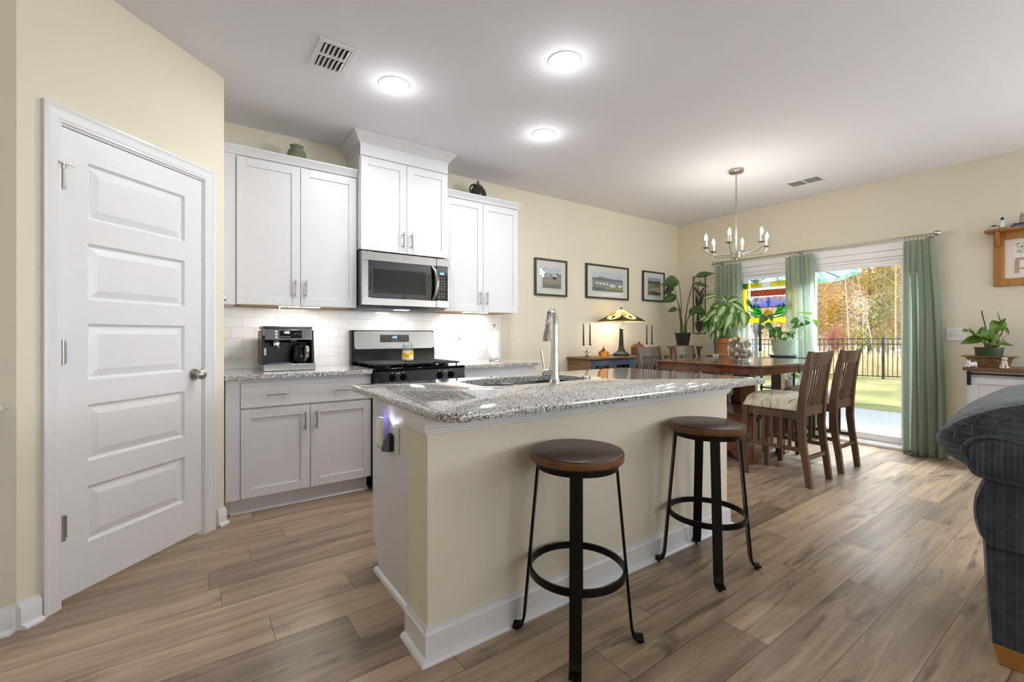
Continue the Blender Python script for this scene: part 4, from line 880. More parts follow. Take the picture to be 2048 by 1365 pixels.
# ------------------------------------------------------------------ sideboard
SBX0, SBX1, SBY = 3.58, 5.03, 3.545
t = thing('sideboard', (4.3, 3.74, 0), 'rustic wood sideboard with blue-grey glass doors against the kitchen wall', 'sideboard')
MB().box(SBX0, SBX1, SBY, 3.935, .875, .900).build('top', M['sidewood'], t, bevel=.004)
MB().box(SBX0+.015, SBX0+.04, SBY+.02, 3.93, .06, .875).build('side_panel', M['sidewood'], t, bevel=.002); MB().box(SBX1-.04, SBX1-.015, SBY+.02, 3.93, .06, .875).build('side_panel', M['sidewood'], t, bevel=.002)
m = MB().box(SBX0+.04, SBX1-.04, 3.90, 3.93, .06, .875).box(SBX0+.04, SBX1-.04, SBY+.05, 3.90, .08, .10).box(SBX0+.04, SBX1-.04, SBY+.05, 3.90, .45, .465); m.build('carcass', M['bluegrey'], t)
for x in (SBX0+.02, SBX1-.06): MB().box(x, x+.04, SBY+.03, SBY+.07, 0, .06).box(x, x+.04, 3.88, 3.92, 0, .06).build('foot', M['sidewood'], t)
n = 4; w = (SBX1-SBX0-.08)/n
for k in range(n):
    x0 = SBX0+.04+k*w+.002; x1 = x0+w-.004; st = .06
    d = MB().box(x0, x0+st, SBY+.012, SBY+.032, .07, .868).box(x1-st, x1, SBY+.012, SBY+.032, .07, .868).box(x0+st, x1-st, SBY+.012, SBY+.032, .808, .868).box(x0+st, x1-st, SBY+.012, SBY+.032, .07, .13).build('door', M['bluegrey'], t, bevel=.002)
    MB().box(x0+st, x1-st, SBY+.020, SBY+.024, .13, .808).build('glass_panel', M['blackglass'], d)
    kx = x1-.03 if k % 2 == 0 else x0+.03; MB().cyl((kx, SBY+.012, .50), (kx, SBY-.008, .50), .008).build('knob', M['black'], d)
# table lamp
LX, LY, LZ = 4.285, 3.72, .900
t = thing('table_lamp', (LX, LY, LZ), 'lit stained glass table lamp with a dark bronze column on the sideboard', 'lamp')
M['lampmetal'] = plain('aged_bronze', '3C423C', .4, .6, noise=.2, nscale=15)
def octo(r, z, n=8): return [(LX+r*math.cos(2*PI*(i+.5)/n), LY+r*math.sin(2*PI*(i+.5)/n), z) for i in range(n)]
MB().loft([octo(.100,LZ), octo(.106,LZ+.012), octo(.098,LZ+.030), octo(.060,LZ+.050), octo(.042,LZ+.075), octo(.037,LZ+.09)]).build('base', M['lampmetal'], t, smooth=20)
MB().loft([octo(.036,LZ+.088), octo(.038,LZ+.100), octo(.033,LZ+.105), octo(.022,LZ+.315), octo(.026,LZ+.320), octo(.026,LZ+.330)]).build('column', M['lampmetal'], t, smooth=20)
m = MB()
for s in (-1, 1): m.tube(catmull([(LX+s*.01,LY,LZ+.33),(LX+s*.030,LY,LZ+.345),(LX+s*.030,LY,LZ+.385),(LX+s*.012,LY,LZ+.41)],5), .003, 6)
m.cyl((LX,LY,LZ+.33), (LX,LY,LZ+.57), .005); m.build('harp', M['nickel'], t)
def lampglass(name, hexc, k=.6):
    tt = NT(name); nz = tt.n('TexNoise', {'Vector': tt.pos((18,18,18), obj=True), 'Scale': 1.0, 'Detail': 3.0}); c = tt.mix((nz, 'Fac'), tuple(q*.72 for q in lin(hexc)[:3])+(1,), lin(hexc))
    return tt.done(tt.n('MixShader', {0: k, 1: tt.bsdf(color=c, rough=.25), 2: tt.n('BsdfTranslucent', {'Color': c})}))
def sq(r, z): return [(LX+r*math.cos(PI*k/2+PI/4), LY+r*math.sin(PI*k/2+PI/4), z) for k in range(4)]
m = MB().loft([sq(.280, LZ+.413), sq(.275, LZ+.426), sq(.012, LZ+.572)], caps=False); sh_ = m.build('shade', lampglass('cream_lamp_glass', 'F5ECCB', .75), t, smooth=0, solid=.002, recalc=False)
LC_ = lampglass('pale_lamp_glass', 'F7F0D8', .75); LB_ = lampglass('brown_lamp_glass', '4A3826', .25); LO_ = lampglass('orange_lamp_glass', 'F0A52C', .7); LR_ = lampglass('red_lamp_glass', 'E2501E', .7)
def facepoly(k, st, mat_, name, off):
    A = Vector((LX, LY, LZ+.572)); B = Vector(sq(.275, LZ+.426)[k]); C = Vector(sq(.275, LZ+.426)[(k+1) % 4]); n = (B-A).cross(C-A).normalized(); n = n if n.z > 0 else -n
    P = [A.lerp(B.lerp(C, s), t_)+n*off for s, t_ in st]; m = MB(); m.add(P, [tuple(range(len(P)))]); m.build(name, mat_, sh_, smooth=0, recalc=False)
    L_ = MB(); L_.tube(P, .0016, 5, closed=True); L_.build('lead_came', M['lampmetal'], sh_)
for k in range(4):
    cv = [(i/10, .50+.42*math.sin(PI*i/10)**.7) for i in range(0, 11)]
    facepoly(k, cv[:6]+[(.5,1),(0,1)], LB_, 'brown_pane', .004); facepoly(k, cv[5:]+[(1,1),(.5,1)], LB_, 'brown_pane', .004)
    for sg_ in (0, 1):
        f = lambda s: 1-s if sg_ else s
        facepoly(k, [(f(.06),.45),(f(.10),.28),(f(.34),.30),(f(.42),.48),(f(.30),.62),(f(.14),.60)], LO_ if sg_ == 0 else LC_, 'oval_pane', .006)
    facepoly(k, [(.44,.60),(.56,.60),(.60,.72),(.5,.84),(.40,.72)], lampglass('umber_lamp_glass', '3E3020', .3), 'motif_pane', .006)
    facepoly(k, [(.0,.74),(.05,.70),(.075,.80),(.0,.90)], LR_, 'jewel_pane', .006); facepoly(k, [(1,.74),(.95,.70),(.925,.80),(1,.90)], LR_, 'jewel_pane', .006)
m = MB()
for k in range(4):
    a = Vector(sq(.282, LZ+.426)[k]); b = Vector(sq(.282, LZ+.426)[(k+1) % 4]); m.cyl(a, (LX,LY,LZ+.575), .0035, seg=6); m.cyl(a, b, .0035, seg=6)
m.lathe([(.0,.57),(.018,.57),(.012,.58),(.006,.595),(.0,.60)], (LX,LY,LZ), 12); m.build('shade_cames', M['lampmetal'], t)
MB().sphere((LX,LY,LZ+.47), .026).build('bulb', emis('warm_bulb', 'FFE2B8', 10.0), t)
light('lamp_bulb', 'POINT', (LX,LY,LZ+.44), 3.2, (1, .88, .68), parent=t, shadow_soft_size=.07)
MB().tube(catmull([(LX-.1,LY+.03,LZ+.006),(LX-.14,LY+.05,LZ+.012),(LX-.15,LY+.12,LZ+.006),(LX-.12,LY+.19,LZ+.004)],5), .003, 6).build('power_cord', M['black'], t)
def candelabra(x, y, which):
    o = MB(); z = .900
    o.lathe([(.0,0),(.045,0),(.047,.006),(.018,.014),(.010,.03),(.014,.05),(.009,.07),(.0,.08)], (x,y,z), 24)
    for s in (-1, 1):
        o.tube(catmull([(x,y,z+.055),(x+s*.03,y,z+.045),(x+s*.058,y,z+.07),(x+s*.060,y,z+.105),(x+s*.052,y,z+.125)],5), .007, 8)
        o.tube([(x+s*.018+.016*math.cos(q*PI/6)*s, y, z+.085+.016*math.sin(q*PI/6)) for q in range(10)], .0045, 6); o.lathe([(.0,0),(.012,0),(.019,.012),(.017,.03),(.011,.032),(.010,.012),(.0,.010)], (x+s*.052,y,z+.122), 16)
    b = o.build('glass_candelabra', M['clear']); tag(b, 'scrolled glass double candle holder %s' % which[0], 'candle holder', 'glass candle holders on the sideboard')
    for s, nm in ((-1, 'kitchen'), (1, 'window')): taper(x+s*.052, y, z+.134, .255, 'slim dark green taper on the %s side of the candle holder %s' % (nm, which[1]), .010)
candelabra(3.697, 3.72, ('at the kitchen end of the sideboard', 'near the kitchen'))
candelabra(4.825, 3.72, ('behind the log cabin near the corner', 'near the log cabin'))
PX, PY, PZ = 3.975, 3.72, .900
t = thing('glass_pumpkin', (PX, PY, PZ), 'small amber glass pumpkin jar beside the table lamp on the sideboard', 'ornament')
m = MB(); R = []
for r, z in ((.02,0),(.042,.006),(.056,.030),(.054,.055),(.036,.074),(.018,.078)): R.append([(PX+r*(1+.09*abs(math.cos(4*a)))*math.cos(a), PY+r*(1+.09*abs(math.cos(4*a)))*math.sin(a), PZ+z) for a in [2*PI*i/48 for i in range(48)]])
m.loft(R).build('body', M['amber'], t); MB().lathe([(.0,.074),(.026,.076),(.018,.090),(.008,.098),(.010,.112),(.004,.122),(.0,.122)], (PX,PY,PZ), 16).build('stopper', M['amber'], t)
t = thing('log_cabin', (4.62, 3.73, .90), 'small brown wooden log cabin ornament with a chimney on the sideboard', 'ornament')
M['cabin'] = wood('cabin_logs', '5A3C25', '7A5535', 'x', .7)
m = MB(); 
for k in range(6): m.cyl((4.545, 3.69, .909+k*.0165), (4.685, 3.69, .909+k*.0165), .0088, seg=8); m.cyl((4.545, 3.78, .909+k*.0165), (4.685, 3.78, .909+k*.0165), .0088, seg=8); m.cyl((4.553, 3.685, .909+k*.0165), (4.553, 3.785, .909+k*.0165), .0088, seg=8); m.cyl((4.677, 3.685, .909+k*.0165), (4.677, 3.785, .909+k*.0165), .0088, seg=8)
m.build('log_walls', M['cabin'], t); MB().prism([(3.670,.995),(3.735,1.045),(3.800,.995)], 'x', 4.54, 4.69).build('roof', wood('cabin_roof', '6E482C', '855A38', 'x', .6), t); MB().box(4.635, 4.655, 3.73, 3.75, 1.02, 1.07).build('chimney', M['cabin'], t)
MB().box(4.60, 4.625, 3.679, 3.684, .90, .955).build('door', M['darkplastic'], t)
# ------------------------------------------------------------------ framed prints on the kitchen wall
def print_mat(name, sky, hill, hill2, field, low, hz, seed):
    t = NT(name); tc = t.n('TexCoord'); g = t.n('SeparateXYZ', {0: (tc, 'Generated')})
    def nz(sx, sz, d=4.0, off=0.0): return (t.n('TexNoise', {'Vector': t.n('Mapping', {'Vector': (tc, 'Generated'), 'Scale': (sx, 1, sz), 'Location': (seed+off, 0, seed)}), 'Scale': 1.0, 'Detail': d}), 'Fac')
    h1 = t.math('ADD', hz, t.math('MULTIPLY', t.math('SUBTRACT', nz(3.0, .01), .5), .35)); h2 = t.math('ADD', hz-.06, t.math('MULTIPLY', t.math('SUBTRACT', nz(5.0, .01, 5.0, 3.3), .5), .30))
    c = t.mix(nz(3, 6), lin(sky), tuple(min(1, q*1.25) for q in lin(sky)[:3])+(1,))
    c = t.mix(t.math('LESS_THAN', (g, 'Z'), h1), c, lin(hill)); c = t.mix(t.math('LESS_THAN', (g, 'Z'), h2), c, t.mix(nz(22, 16), lin(hill2), lin(hill)))
    c = t.mix(t.math('LESS_THAN', (g, 'Z'), t.math('ADD', hz-.20, t.math('MULTIPLY', nz(4, .01, 2.0, 7.0), .1))), c, t.mix(nz(6, 24), lin(field), lin(low)))
    c = t.mix(t.math('LESS_THAN', (g, 'Z'), t.math('ADD', .10, t.math('MULTIPLY', nz(3, .01, 3.0, 5.0), .2))), c, t.mix(nz(9, 26), lin(low), lin(hill2)))
    return t.done(t.bsdf(color=c, rough=.6))
def picture(x0, x1, z0, z1, ix0, ix1, iz0, iz1, label, pmat, bits):
    t = thing('framed_print', ((x0+x1)/2, 3.93, z0), label, 'picture', 'framed landscape prints on the kitchen wall'); f = .022; y0 = 3.922
    m = MB().box(x0, x0+f, y0, 3.948, z0, z1).box(x1-f, x1, y0, 3.948, z0, z1).box(x0+f, x1-f, y0, 3.948, z0, z0+f).box(x0+f, x1-f, y0, 3.948, z1-f, z1); m.build('frame', M['framedark'], t, bevel=.004)
    mt = MB().box(x0+f, x1-f, 3.935, 3.945, z0+f, z1-f).build('mat_board', M['matboard'], t, smooth=0)
    e = .012; m = MB().box(ix0-e, ix1+e, 3.9342, 3.9349, iz0-e, iz1+e); m.build('mat_line', M['slate'], mt); MB().box(ix0-e+.003, ix1+e-.003, 3.9336, 3.9343, iz0-e+.003, iz1+e-.003).build('inner_mat', M['paper'], mt)
    pr = MB().box(ix0, ix1, 3.9325, 3.9337, iz0, iz1).build('print', pmat, t, smooth=0)
    for kind, mat_, pts in bits: MB().prism([(ix0+a*(ix1-ix0), iz0+b*(iz1-iz0)) for a, b in pts], 'y', 3.9318, 3.9326).build(kind, mat_, pr)
    MB().box(x0+f, x1-f, 3.9265, 3.9275, z0+f, z1-f).build('glazing', M['pane'], t, smooth=0)
M['framedark'] = plain('dark_olive_frame', '37332B', .35); M['matboard'] = plain('pale_grey_mat', 'E2E4DF', .9)
pw_ = plain('painted_white', 'E4E6E8', .6); pg = plain('painted_ochre', '9A9A5A', .6); pd = plain('painted_dark', '3C4644', .6); pt = plain('painted_tan', 'B7AC88', .6)
picture(3.105, 3.585, 1.602, 2.024, 3.215, 3.495, 1.690, 1.925, 'small framed print of a farm barn closest to the kitchen', print_mat('barn_print', 'B7C3D0', '7F8B86', '6B776F', 'A39A84', '7B7E80', .72, 1.2),
    [('barn_roof', pw_, [(.50,.66),(.56,.58),(.78,.58),(.74,.66)]), ('barn_wall', pd, [(.55,.58),(.55,.45),(.74,.45),(.74,.58)]), ('barn_door', pw_, [(.58,.55),(.58,.46),(.66,.46),(.66,.55)]), ('shed_roof', pw_, [(.18,.63),(.20,.59),(.40,.58),(.36,.64)]), ('path', pt, [(.30,.36),(.36,.33),(.44,.35),(.38,.38)])])
picture(3.895, 4.670, 1.608, 2.034, 4.005, 4.565, 1.705, 1.945, 'wide framed print of a valley village in the middle of three', print_mat('village_print', 'BCC8D4', '6F7F86', '58696C', '9AA39A', '6C7A74', .70, 4.7),
    [('house', pw_, [(.10+.11*k, .36-.01*k), (.10+.11*k, .44-.01*k), (.14+.11*k, .48-.01*k), (.18+.11*k, .44-.01*k), (.18+.11*k, .36-.01*k)]) for k in range(4)] + [('meadow', pg, [(.38,.10),(.42,.22),(.99,.22),(.99,.10)]), ('big_house', pw_, [(.55,.24),(.55,.34),(.62,.42),(.72,.36),(.74,.24)]), ('house', pw_, [(.84,.26),(.84,.36),(.90,.40),(.96,.36),(.96,.26)])])
picture(4.960, 5.436, 1.617, 2.031, 5.075, 5.345, 1.705, 1.945, 'small framed print of a dark wooded hill partly behind the tall plant', print_mat('woods_print', '8FA6BA', '3F4643', '2F3734', 'A79F80', '5F6450', .80, 8.1),
    [('sunlit_slope', pt, [(.0,.36),(.28,.38),(.62,.46),(.99,.47),(.99,.18),(.60,.20),(.28,.27)])] + [('cow', pd, [(.30+.1*k,.27-.015*k),(.30+.1*k,.22-.015*k),(.36+.1*k,.22-.015*k),(.36+.1*k,.27-.015*k)]) for k in range(6)])
# ------------------------------------------------------------------ curtain rod and curtains
RXX, RZ = 5.68, 2.113
t = thing('curtain_rod', (RXX, 2.23, RZ), 'slim brushed nickel curtain rod with finials above the sliding door', 'curtain rod')
MB().cyl((RXX, 1.16, RZ), (RXX, 3.30, RZ), .008, seg=12).build('rod', M['nickel'], t)
for y, s in ((1.16, -1), (3.30, 1)): MB().tube([(RXX, y, RZ), (RXX, y+s*.012, RZ), (RXX, y+s*.02, RZ), (RXX, y+s*.042, RZ), (RXX, y+s*.06, RZ), (RXX, y+s*.066, RZ)], [.011,.012,.022,.026,.014,.003], 16).build('finial', M['nickel'], t)
for y in (1.19, 2.32, 3.27): MB().cyl((RXX, y, RZ-.012), (XR-.001, y, RZ-.012), .006).tube([(XR-.006, y, RZ-.012), (XR-.0005, y, RZ-.012)], .022, 16).build('bracket', M['nickel'], t)
def curtain(yt0, yt1, yb0, yb1, zb, folds, seed, label, belly=None):
    r = random.Random(seed); t = thing('curtain', (RXX, (yt0+yt1)/2, zb), label, 'curtain', 'sage green linen curtains'); ph = [r.random()*2*PI for _ in range(4)]; zt = 2.072
    def fn(u, v):
        k = v**.8; y = (yt0+(yt1-yt0)*u)*(1-k) + (yb0+(yb1-yb0)*u)*k
        if belly: y += belly*math.sin(PI*v)*(1-u)
        a = .026+.012*v; f = u*folds*2*PI
        x = a*math.sin(f+ph[0]+.5*math.sin(v*3+ph[1])) + .010*math.sin(f*2.3+ph[2]+v*1.2) ; y += .010*math.cos(f+ph[0])+.006*math.sin(f*.7+v*4+ph[3])
        return (RXX + x*(.55+.45*min(1, v*5)) , y, zt + (zb-zt)*v + .004*math.sin(f))
    MB().grid(fn, folds*14, 40).build('fabric_panel', M['curtain'], t, smooth=80, recalc=False)
    n = 7
    for i in range(n):
        u = (i+.5)/n; y = yt0+(yt1-yt0)*u; MB().torus((RXX, y, RZ-.008), .018, .0022, 'y', 20, 6).cyl((RXX, y, RZ-.026), (RXX, y, zt-.004), .0022, seg=6).build('ring', M['nickel'], t)
    m = MB(); m.grid(lambda u, v: tuple(Vector(fn(u, .985+.015*v))+Vector((-.003, 0, 0))), folds*10, 2); m.build('hem', M['curtain'], t, recalc=False)
curtain(2.975, 3.312, 2.90, 3.335, .01, 6, 1, 'sage linen curtain between the flower wall art and the stained glass')
curtain(2.166, 2.448, 2.09, 2.42, .01, 6, 5, 'sage linen curtain hanging in the middle of the sliding door')
curtain(1.160, 1.374, 1.075, 1.392, .006, 5, 9, 'long sage linen curtain reaching the floor beside the light switch', -.02)
# ------------------------------------------------------------------ hanging stained glass panel
def sg(name, hexc): 
    t = NT(name); nz = t.n('TexNoise', {'Vector': t.pos((14,14,14), obj=True), 'Scale': 1.0, 'Detail': 3.0}); c = t.mix((nz, 'Fac'), tuple(q*.75 for q in lin(hexc)[:3])+(1,), lin(hexc))
    a = t.n('MixShader', {0: .7, 1: t.n('BsdfTranslucent', {'Color': c}), 2: t.n('BsdfTransparent', {'Color': c})}); return t.done(t.n('MixShader', {0: .12, 1: a, 2: t.n('BsdfGlossy', {'Roughness': .05})}))
GX = 5.735; gy0, gy1, gz0, gz1 = 2.985, 2.335, 1.308, 1.806
def G(u, v): return (gy0+(gy1-gy0)*u, gz0+(gz1-gz0)*v)
t = thing('stained_glass_panel', (GX, 2.66, gz0), 'hanging stained glass panel with a blue thistle and yellow border in the sliding door', 'stained glass')
lead = MB()
def piece(name, mat_, uv, dx=0.0, par=None, line=True, w=.0022):
    pts = [G(a, b) for a, b in uv]; o = MB().prism(pts, 'x', GX-dx-.0012, GX-dx+.0012).build(name, mat_, par or t, smooth=0)
    if line: lead.tube([(GX-dx, a, b) for a, b in pts], w, 6, closed=True)
    return o
Y_ = sg('yellow_glass', 'FBE650'); GR = sg('green_glass', '3BB04E'); WH = sg('white_glass', 'F0F2F4'); BL = sg('blue_violet_glass', '9AA2D6'); OL = sg('olive_gold_glass', 'B7A23A'); OR = sg('rust_glass', 'C4703A')
clr = pane('clear_panel_glass'); B_ = .105
MB().box(GX+.004, GX+.006, gy1, gy0, gz0, gz1).build('clear_backing', clr, t, smooth=0)
def R4(a, b, c, d): return [(a,c),(b,c),(b,d),(a,d)]
for a, b in ((0,1-.13),(1-B_,1-.13)): piece('corner_glass', GR, R4(a, a+B_, b, b+.13))
for a in (0, 1-B_): piece('corner_glass', Y_, R4(a, a+B_, 0, .12))
for a, b in ((B_,.37),(.37,.53),(.53,1-B_)): piece('border_glass', WH if b-a < .2 else Y_, R4(a, b, .88, 1)); piece('border_glass', Y_, R4(a, b, 0, .12))
for i in range(4):
    for a in (0, 1-B_): piece('border_glass', Y_, R4(a, a+B_, .12+i*.1875, .12+(i+1)*.1875))
for i in range(5): a = B_+(1-2*B_)*i/5; piece('inner_border_glass', WH, R4(a, a+(1-2*B_)/5, .81, .88)); piece('inner_border_glass', WH, R4(a, a+(1-2*B_)/5, .63, .665))
piece('lattice_glass', OR, R4(B_+.06, 1-B_-.06, .672, .80)); lat = MB(); n = 9
for i in range(n):
    a = B_+.06+(1-2*B_-.12)*i/n; b = B_+.06+(1-2*B_-.12)*(i+1)/n
    for p, q in (((a,.672),(b,.80)),((a,.80),(b,.672)),((a-.0,.736),((a+b)/2,.80)),(((a+b)/2,.672),(b,.736))): P, Q = G(*p), G(*q); lat.cyl((GX-.004, *P), (GX-.004, *Q), .003, seg=6)
lat.build('lattice_lead', plain('rust_lead', '5E3A20', .5), t)
dots = MB()
for i in range(n):
    c = G(B_+.06+(1-2*B_-.12)*(i+.5)/n, .70 if i % 2 else .77); dots.prism([(c[0]+.0075*math.cos(q), c[1]+.0075*math.sin(q)) for q in [PI*k/3 for k in range(6)]], 'x', GX-.004, GX-.002)
dots.build('lattice_jewels', WH, t, smooth=0)
cx, cz = .5, .36
for i in range(23):
    f = -1+2*i/22; L_, R2 = [], []
    for q in range(7):
        tq = q/6; x = cx+.02*f+.40*f*math.sin(tq*PI/2)**(.75); z = cz+.01+(.615-cz-.02*abs(f))*tq**(1+1.5*abs(f)); w_ = .0035+.011*math.sin(PI*min(1,tq*.85+.1)); L_.append((x-w_, z)); R2.append((x+w_, z))
    piece('petal', BL, L_+R2[::-1], .004+.0004*(i % 3), w=.0012)
piece('petal', BL, [(cx-.035,.50),(cx,.37),(cx+.035,.50),(cx+.02,.61),(cx-.02,.61)], .007)
piece('thistle_bulb', OL, [(cx,.355),(cx+.085,.24),(cx+.06,.16),(cx-.06,.16),(cx-.085,.24)], .006)
for i in range(5): a = G(cx-.08+.03*i, .22-.01*i); b = G(cx-.02+.03*i, .31-.02*i); lead.cyl((GX-.008, *a), (GX-.008, *b), .0015, seg=5)
for s in (-1, 1):
    for pts in ([(.05,.16),(.20,.20),(.36,.42),(.40,.60),(.36,.58),(.30,.42),(.14,.26)], [(.12,.22),(.16,.40),(.21,.46),(.21,.30)], [(.06,.17),(.30,.22),(.40,.32),(.28,.27)], [(.04,.14),(.14,.14),(.40,.26),(.26,.16),(.10,.10)], [(.20,.28),(.26,.48),(.29,.40)]):
        piece('leaf_glass', GR, [(cx+s*a, b) for a, b in pts], .005, w=.0016)
lead.build('lead_came', M['lampmetal'], t)
m = MB()
for a in (.02, .98): P = G(a, 1); m.cyl((GX, P[0], P[1]), (GX, P[0], 1.955), .0012, seg=5)
m.build('hanging_chain', M['black'], t)
# ------------------------------------------------------------------ light switch, shelf with print, ornaments
t = thing('light_switch', (XR-.004, 1.015, 1.10), 'white double toggle light switch plate beside the long curtain', 'light switch')
MB().box(XR-.008, XR-.0005, .950, 1.082, 1.103, 1.224).build('cover_plate', M['white'], t, bevel=.003)
for y in (.992, 1.040): MB().box(XR-.016, XR-.006, y-.005, y+.005, 1.155, 1.178).build('toggle', M['trim'], t, bevel=.001)
t = thing('shelf_frame', (XR-.05, .42, 1.59), 'golden oak picture frame with a small shelf on top above the console', 'shelf')
f0, f1, z0, z1 = .775, .06, 1.586, 2.055; s = .068
m = MB().box(XR-.025, XR-.001, f0-s, f0, z0, z1).box(XR-.025, XR-.001, f1, f1+s, z0, z1).box(XR-.025, XR-.001, f1+s, f0-s, z0, z0+s-.005).box(XR-.025, XR-.001, f1+s, f0-s, z1-s, z1); m.build('frame', M['oak'], t, bevel=.003)
MB().prism([(XR-.001,2.055),(XR-.11,2.055),(XR-.125,2.062),(XR-.125,2.075),(XR-.001,2.078)], 'y', f1-.045, f0+.045).build('shelf', M['oak'], t, bevel=.003)
for y in (.745, .09): MB().prism([(XR-.025,2.055),(XR-.10,2.055),(XR-.095,2.0),(XR-.06,1.95),(XR-.045,1.93),(XR-.025,1.93)], 'y', y-.012, y+.012).build('bracket', M['oak'], t, bevel=.002)
mb_ = MB().box(XR-.012, XR-.006, f1+s, f0-s, z0+s-.005, z1-s).build('mat_board', M['matcream'] if 'matcream' in M else plain('cream_mat', 'E9E4DA', .9), t, smooth=0)
pp = MB().box(XR-.0135, XR-.0118, .19, .655, 1.685, 1.965).build('print', plain('sketch_paper', 'F1EEE6', .8), t, smooth=0)
ink = plain('sketch_ink', '7F776F', .8); inkb = plain('sketch_brown', 'B9A489', .8); m = MB(); r = random.Random(4)
for k in range(120):
    y = .64-r.random()*.20; z = 1.86+r.random()*.085+.04*(.64-y); a = r.random()*PI; m.bar((XR-.0142, y, z), (XR-.0142, y+.012*math.cos(a), z+.012*math.sin(a)), .0028, .0006, (0, -math.sin(a), math.cos(a)))
m.build('flower_sketch', ink, pp)
MB().box(XR-.0142, XR-.0136, .622, .650, 1.69, 1.80).box(XR-.0142, XR-.0136, .30, .645, 1.80, 1.822).box(XR-.0142, XR-.0136, .30, .622, 1.72, 1.735).box(XR-.0142, XR-.0136, .28, .30, 1.69, 1.83).build('bench_sketch', inkb, pp)
t = thing('lighthouse_ornament', (XR-.07, .735, 2.078), 'tiny white lighthouse and cottage ornament on the oak shelf end nearer the curtain', 'ornament')
MB().lathe([(.0,0),(.017,0),(.012,.062),(.016,.064),(.016,.068),(.0,.068)], (XR-.07,.715,2.084), 16).build('tower', M['white'], t); MB().lathe([(.0,.068),(.009,.068),(.009,.08),(.013,.081),(.003,.095),(.0,.095)], (XR-.07,.715,2.084), 12).build('lantern', M['black'], t)
MB().box(XR-.105, XR-.03, .69, .80, 2.078, 2.085).build('base', M['slate'], t); MB().box(XR-.09, XR-.05, .735, .785, 2.085, 2.101).build('cottage', M['white'], t); MB().prism([(.732,2.101),(.760,2.118),(.788,2.101)], 'x', XR-.095, XR-.045).build('roof', plain('maroon_roof', '6E2B2B', .6), t)
t = thing('lighthouse_ornament', (XR-.07, .58, 2.078), 'tiny boat and lighthouse ornament on a blue base further along the oak shelf', 'ornament')
MB().box(XR-.11, XR-.03, .50, .665, 2.078, 2.095).build('base', plain('sea_blue', '4F5C86', .5), t, bevel=.003); MB().prism([(.645,2.095),(.655,2.108),(.52,2.108),(.53,2.095)], 'x', XR-.09, XR-.05).build('hull', plain('dark_maroon', '3F2226', .5), t)
MB().lathe([(.0,0),(.022,0),(.012,.055),(.016,.057),(.016,.062),(.010,.064),(.010,.076),(.0,.088)], (XR-.07,.60,2.107), 16).build('tower', plain('pinkish_tower', 'A88A80', .6), t); MB().box(XR-.08, XR-.055, .61, .625, 2.107, 2.132).build('cottage', M['white'], t)
# ------------------------------------------------------------------ console cabinet
CX0, CYL, CZ = 5.385, .895, .885
t = thing('console_cabinet', (5.58, .1, 0), 'white console cabinet with a brown wood top and black barn-door rail', 'cabinet')
MB().box(CX0-.02, XR-.02, -.75, CYL+.01, CZ-.028, CZ).build('top', M['sidewood'], t, bevel=.004)
MB().box(CX0+.012, XR-.025, -.735, CYL-.012, .05, CZ-.028).build('body', M['cab'], t, bevel=.002); m = MB()
for y in (CYL-.05, -.73): m.box(CX0+.03, CX0+.07, y, y+.04, 0, .05).box(XR-.08, XR-.04, y, y+.04, 0, .05)
m.build('foot', M['cab'], t)
for a, b in ((.45, CYL-.03), (.02, .44), (-.70, .01)):
    d = MB().box(CX0, CX0+.012, a, b, .10, .80); d.box(CX0-.010, CX0, a, a+.05, .10, .80).box(CX0-.010, CX0, b-.05, b, .10, .80).box(CX0-.010, CX0, a+.05, b-.05, .75, .80).box(CX0-.010, CX0, a+.05, b-.05, .10, .16)
    for i in range(1, 5): y = a+.05+(b-a-.1)*i/5; d.box(CX0-.0015, CX0, y-.002, y+.002, .16, .75)
    d.build('door', M['cab'], t, bevel=.0015)
MB().box(CX0-.022, CX0-.014, -.70, CYL-.015, .826, .842).build('rail', M['fence'], t, bevel=.001)
for y in (CYL-.03, .50, .39, -.05): MB().box(CX0-.026, CX0-.010, y-.012, y+.012, .735, .852).build('roller_strap', M['fence'], t, bevel=.001)
for y in (.49, -.03): MB().cyl((CX0-.012, y, .46), (CX0-.03, y, .46), .012).build('knob', M['fence'], t)
BKX, BKY = 5.57, .775
o = MB(); R = []
for r, z in ((.098,0),(.105,.03),(.118,.075),(.150,.088),(.150,.094),(.118,.090),(.100,.03),(.09,.012)): R.append([(BKX+r*math.cos(2*PI*i/48)*1.0, BKY+r*math.sin(2*PI*i/48)*1.15+0, CZ+z+(.002*math.sin(12*2*PI*i/48) if r > .14 else 0)) for i in range(48)])
o.loft(R)
for k in range(44):
    P = []
    for i in range(9): a = 2*PI*((k//2)/22+(i if k % 2 else -i)*.022); r = .100+.018*i/8+.002; P.append((BKX+r*math.cos(a), BKY+1.15*r*math.sin(a), CZ+.006+.072*i/8))
    o.tube(P, .0038, 6)
b = o.build('wicker_basket', M['wicker']); tag(b, 'low woven wicker basket on the console under the leafy plant', 'basket')
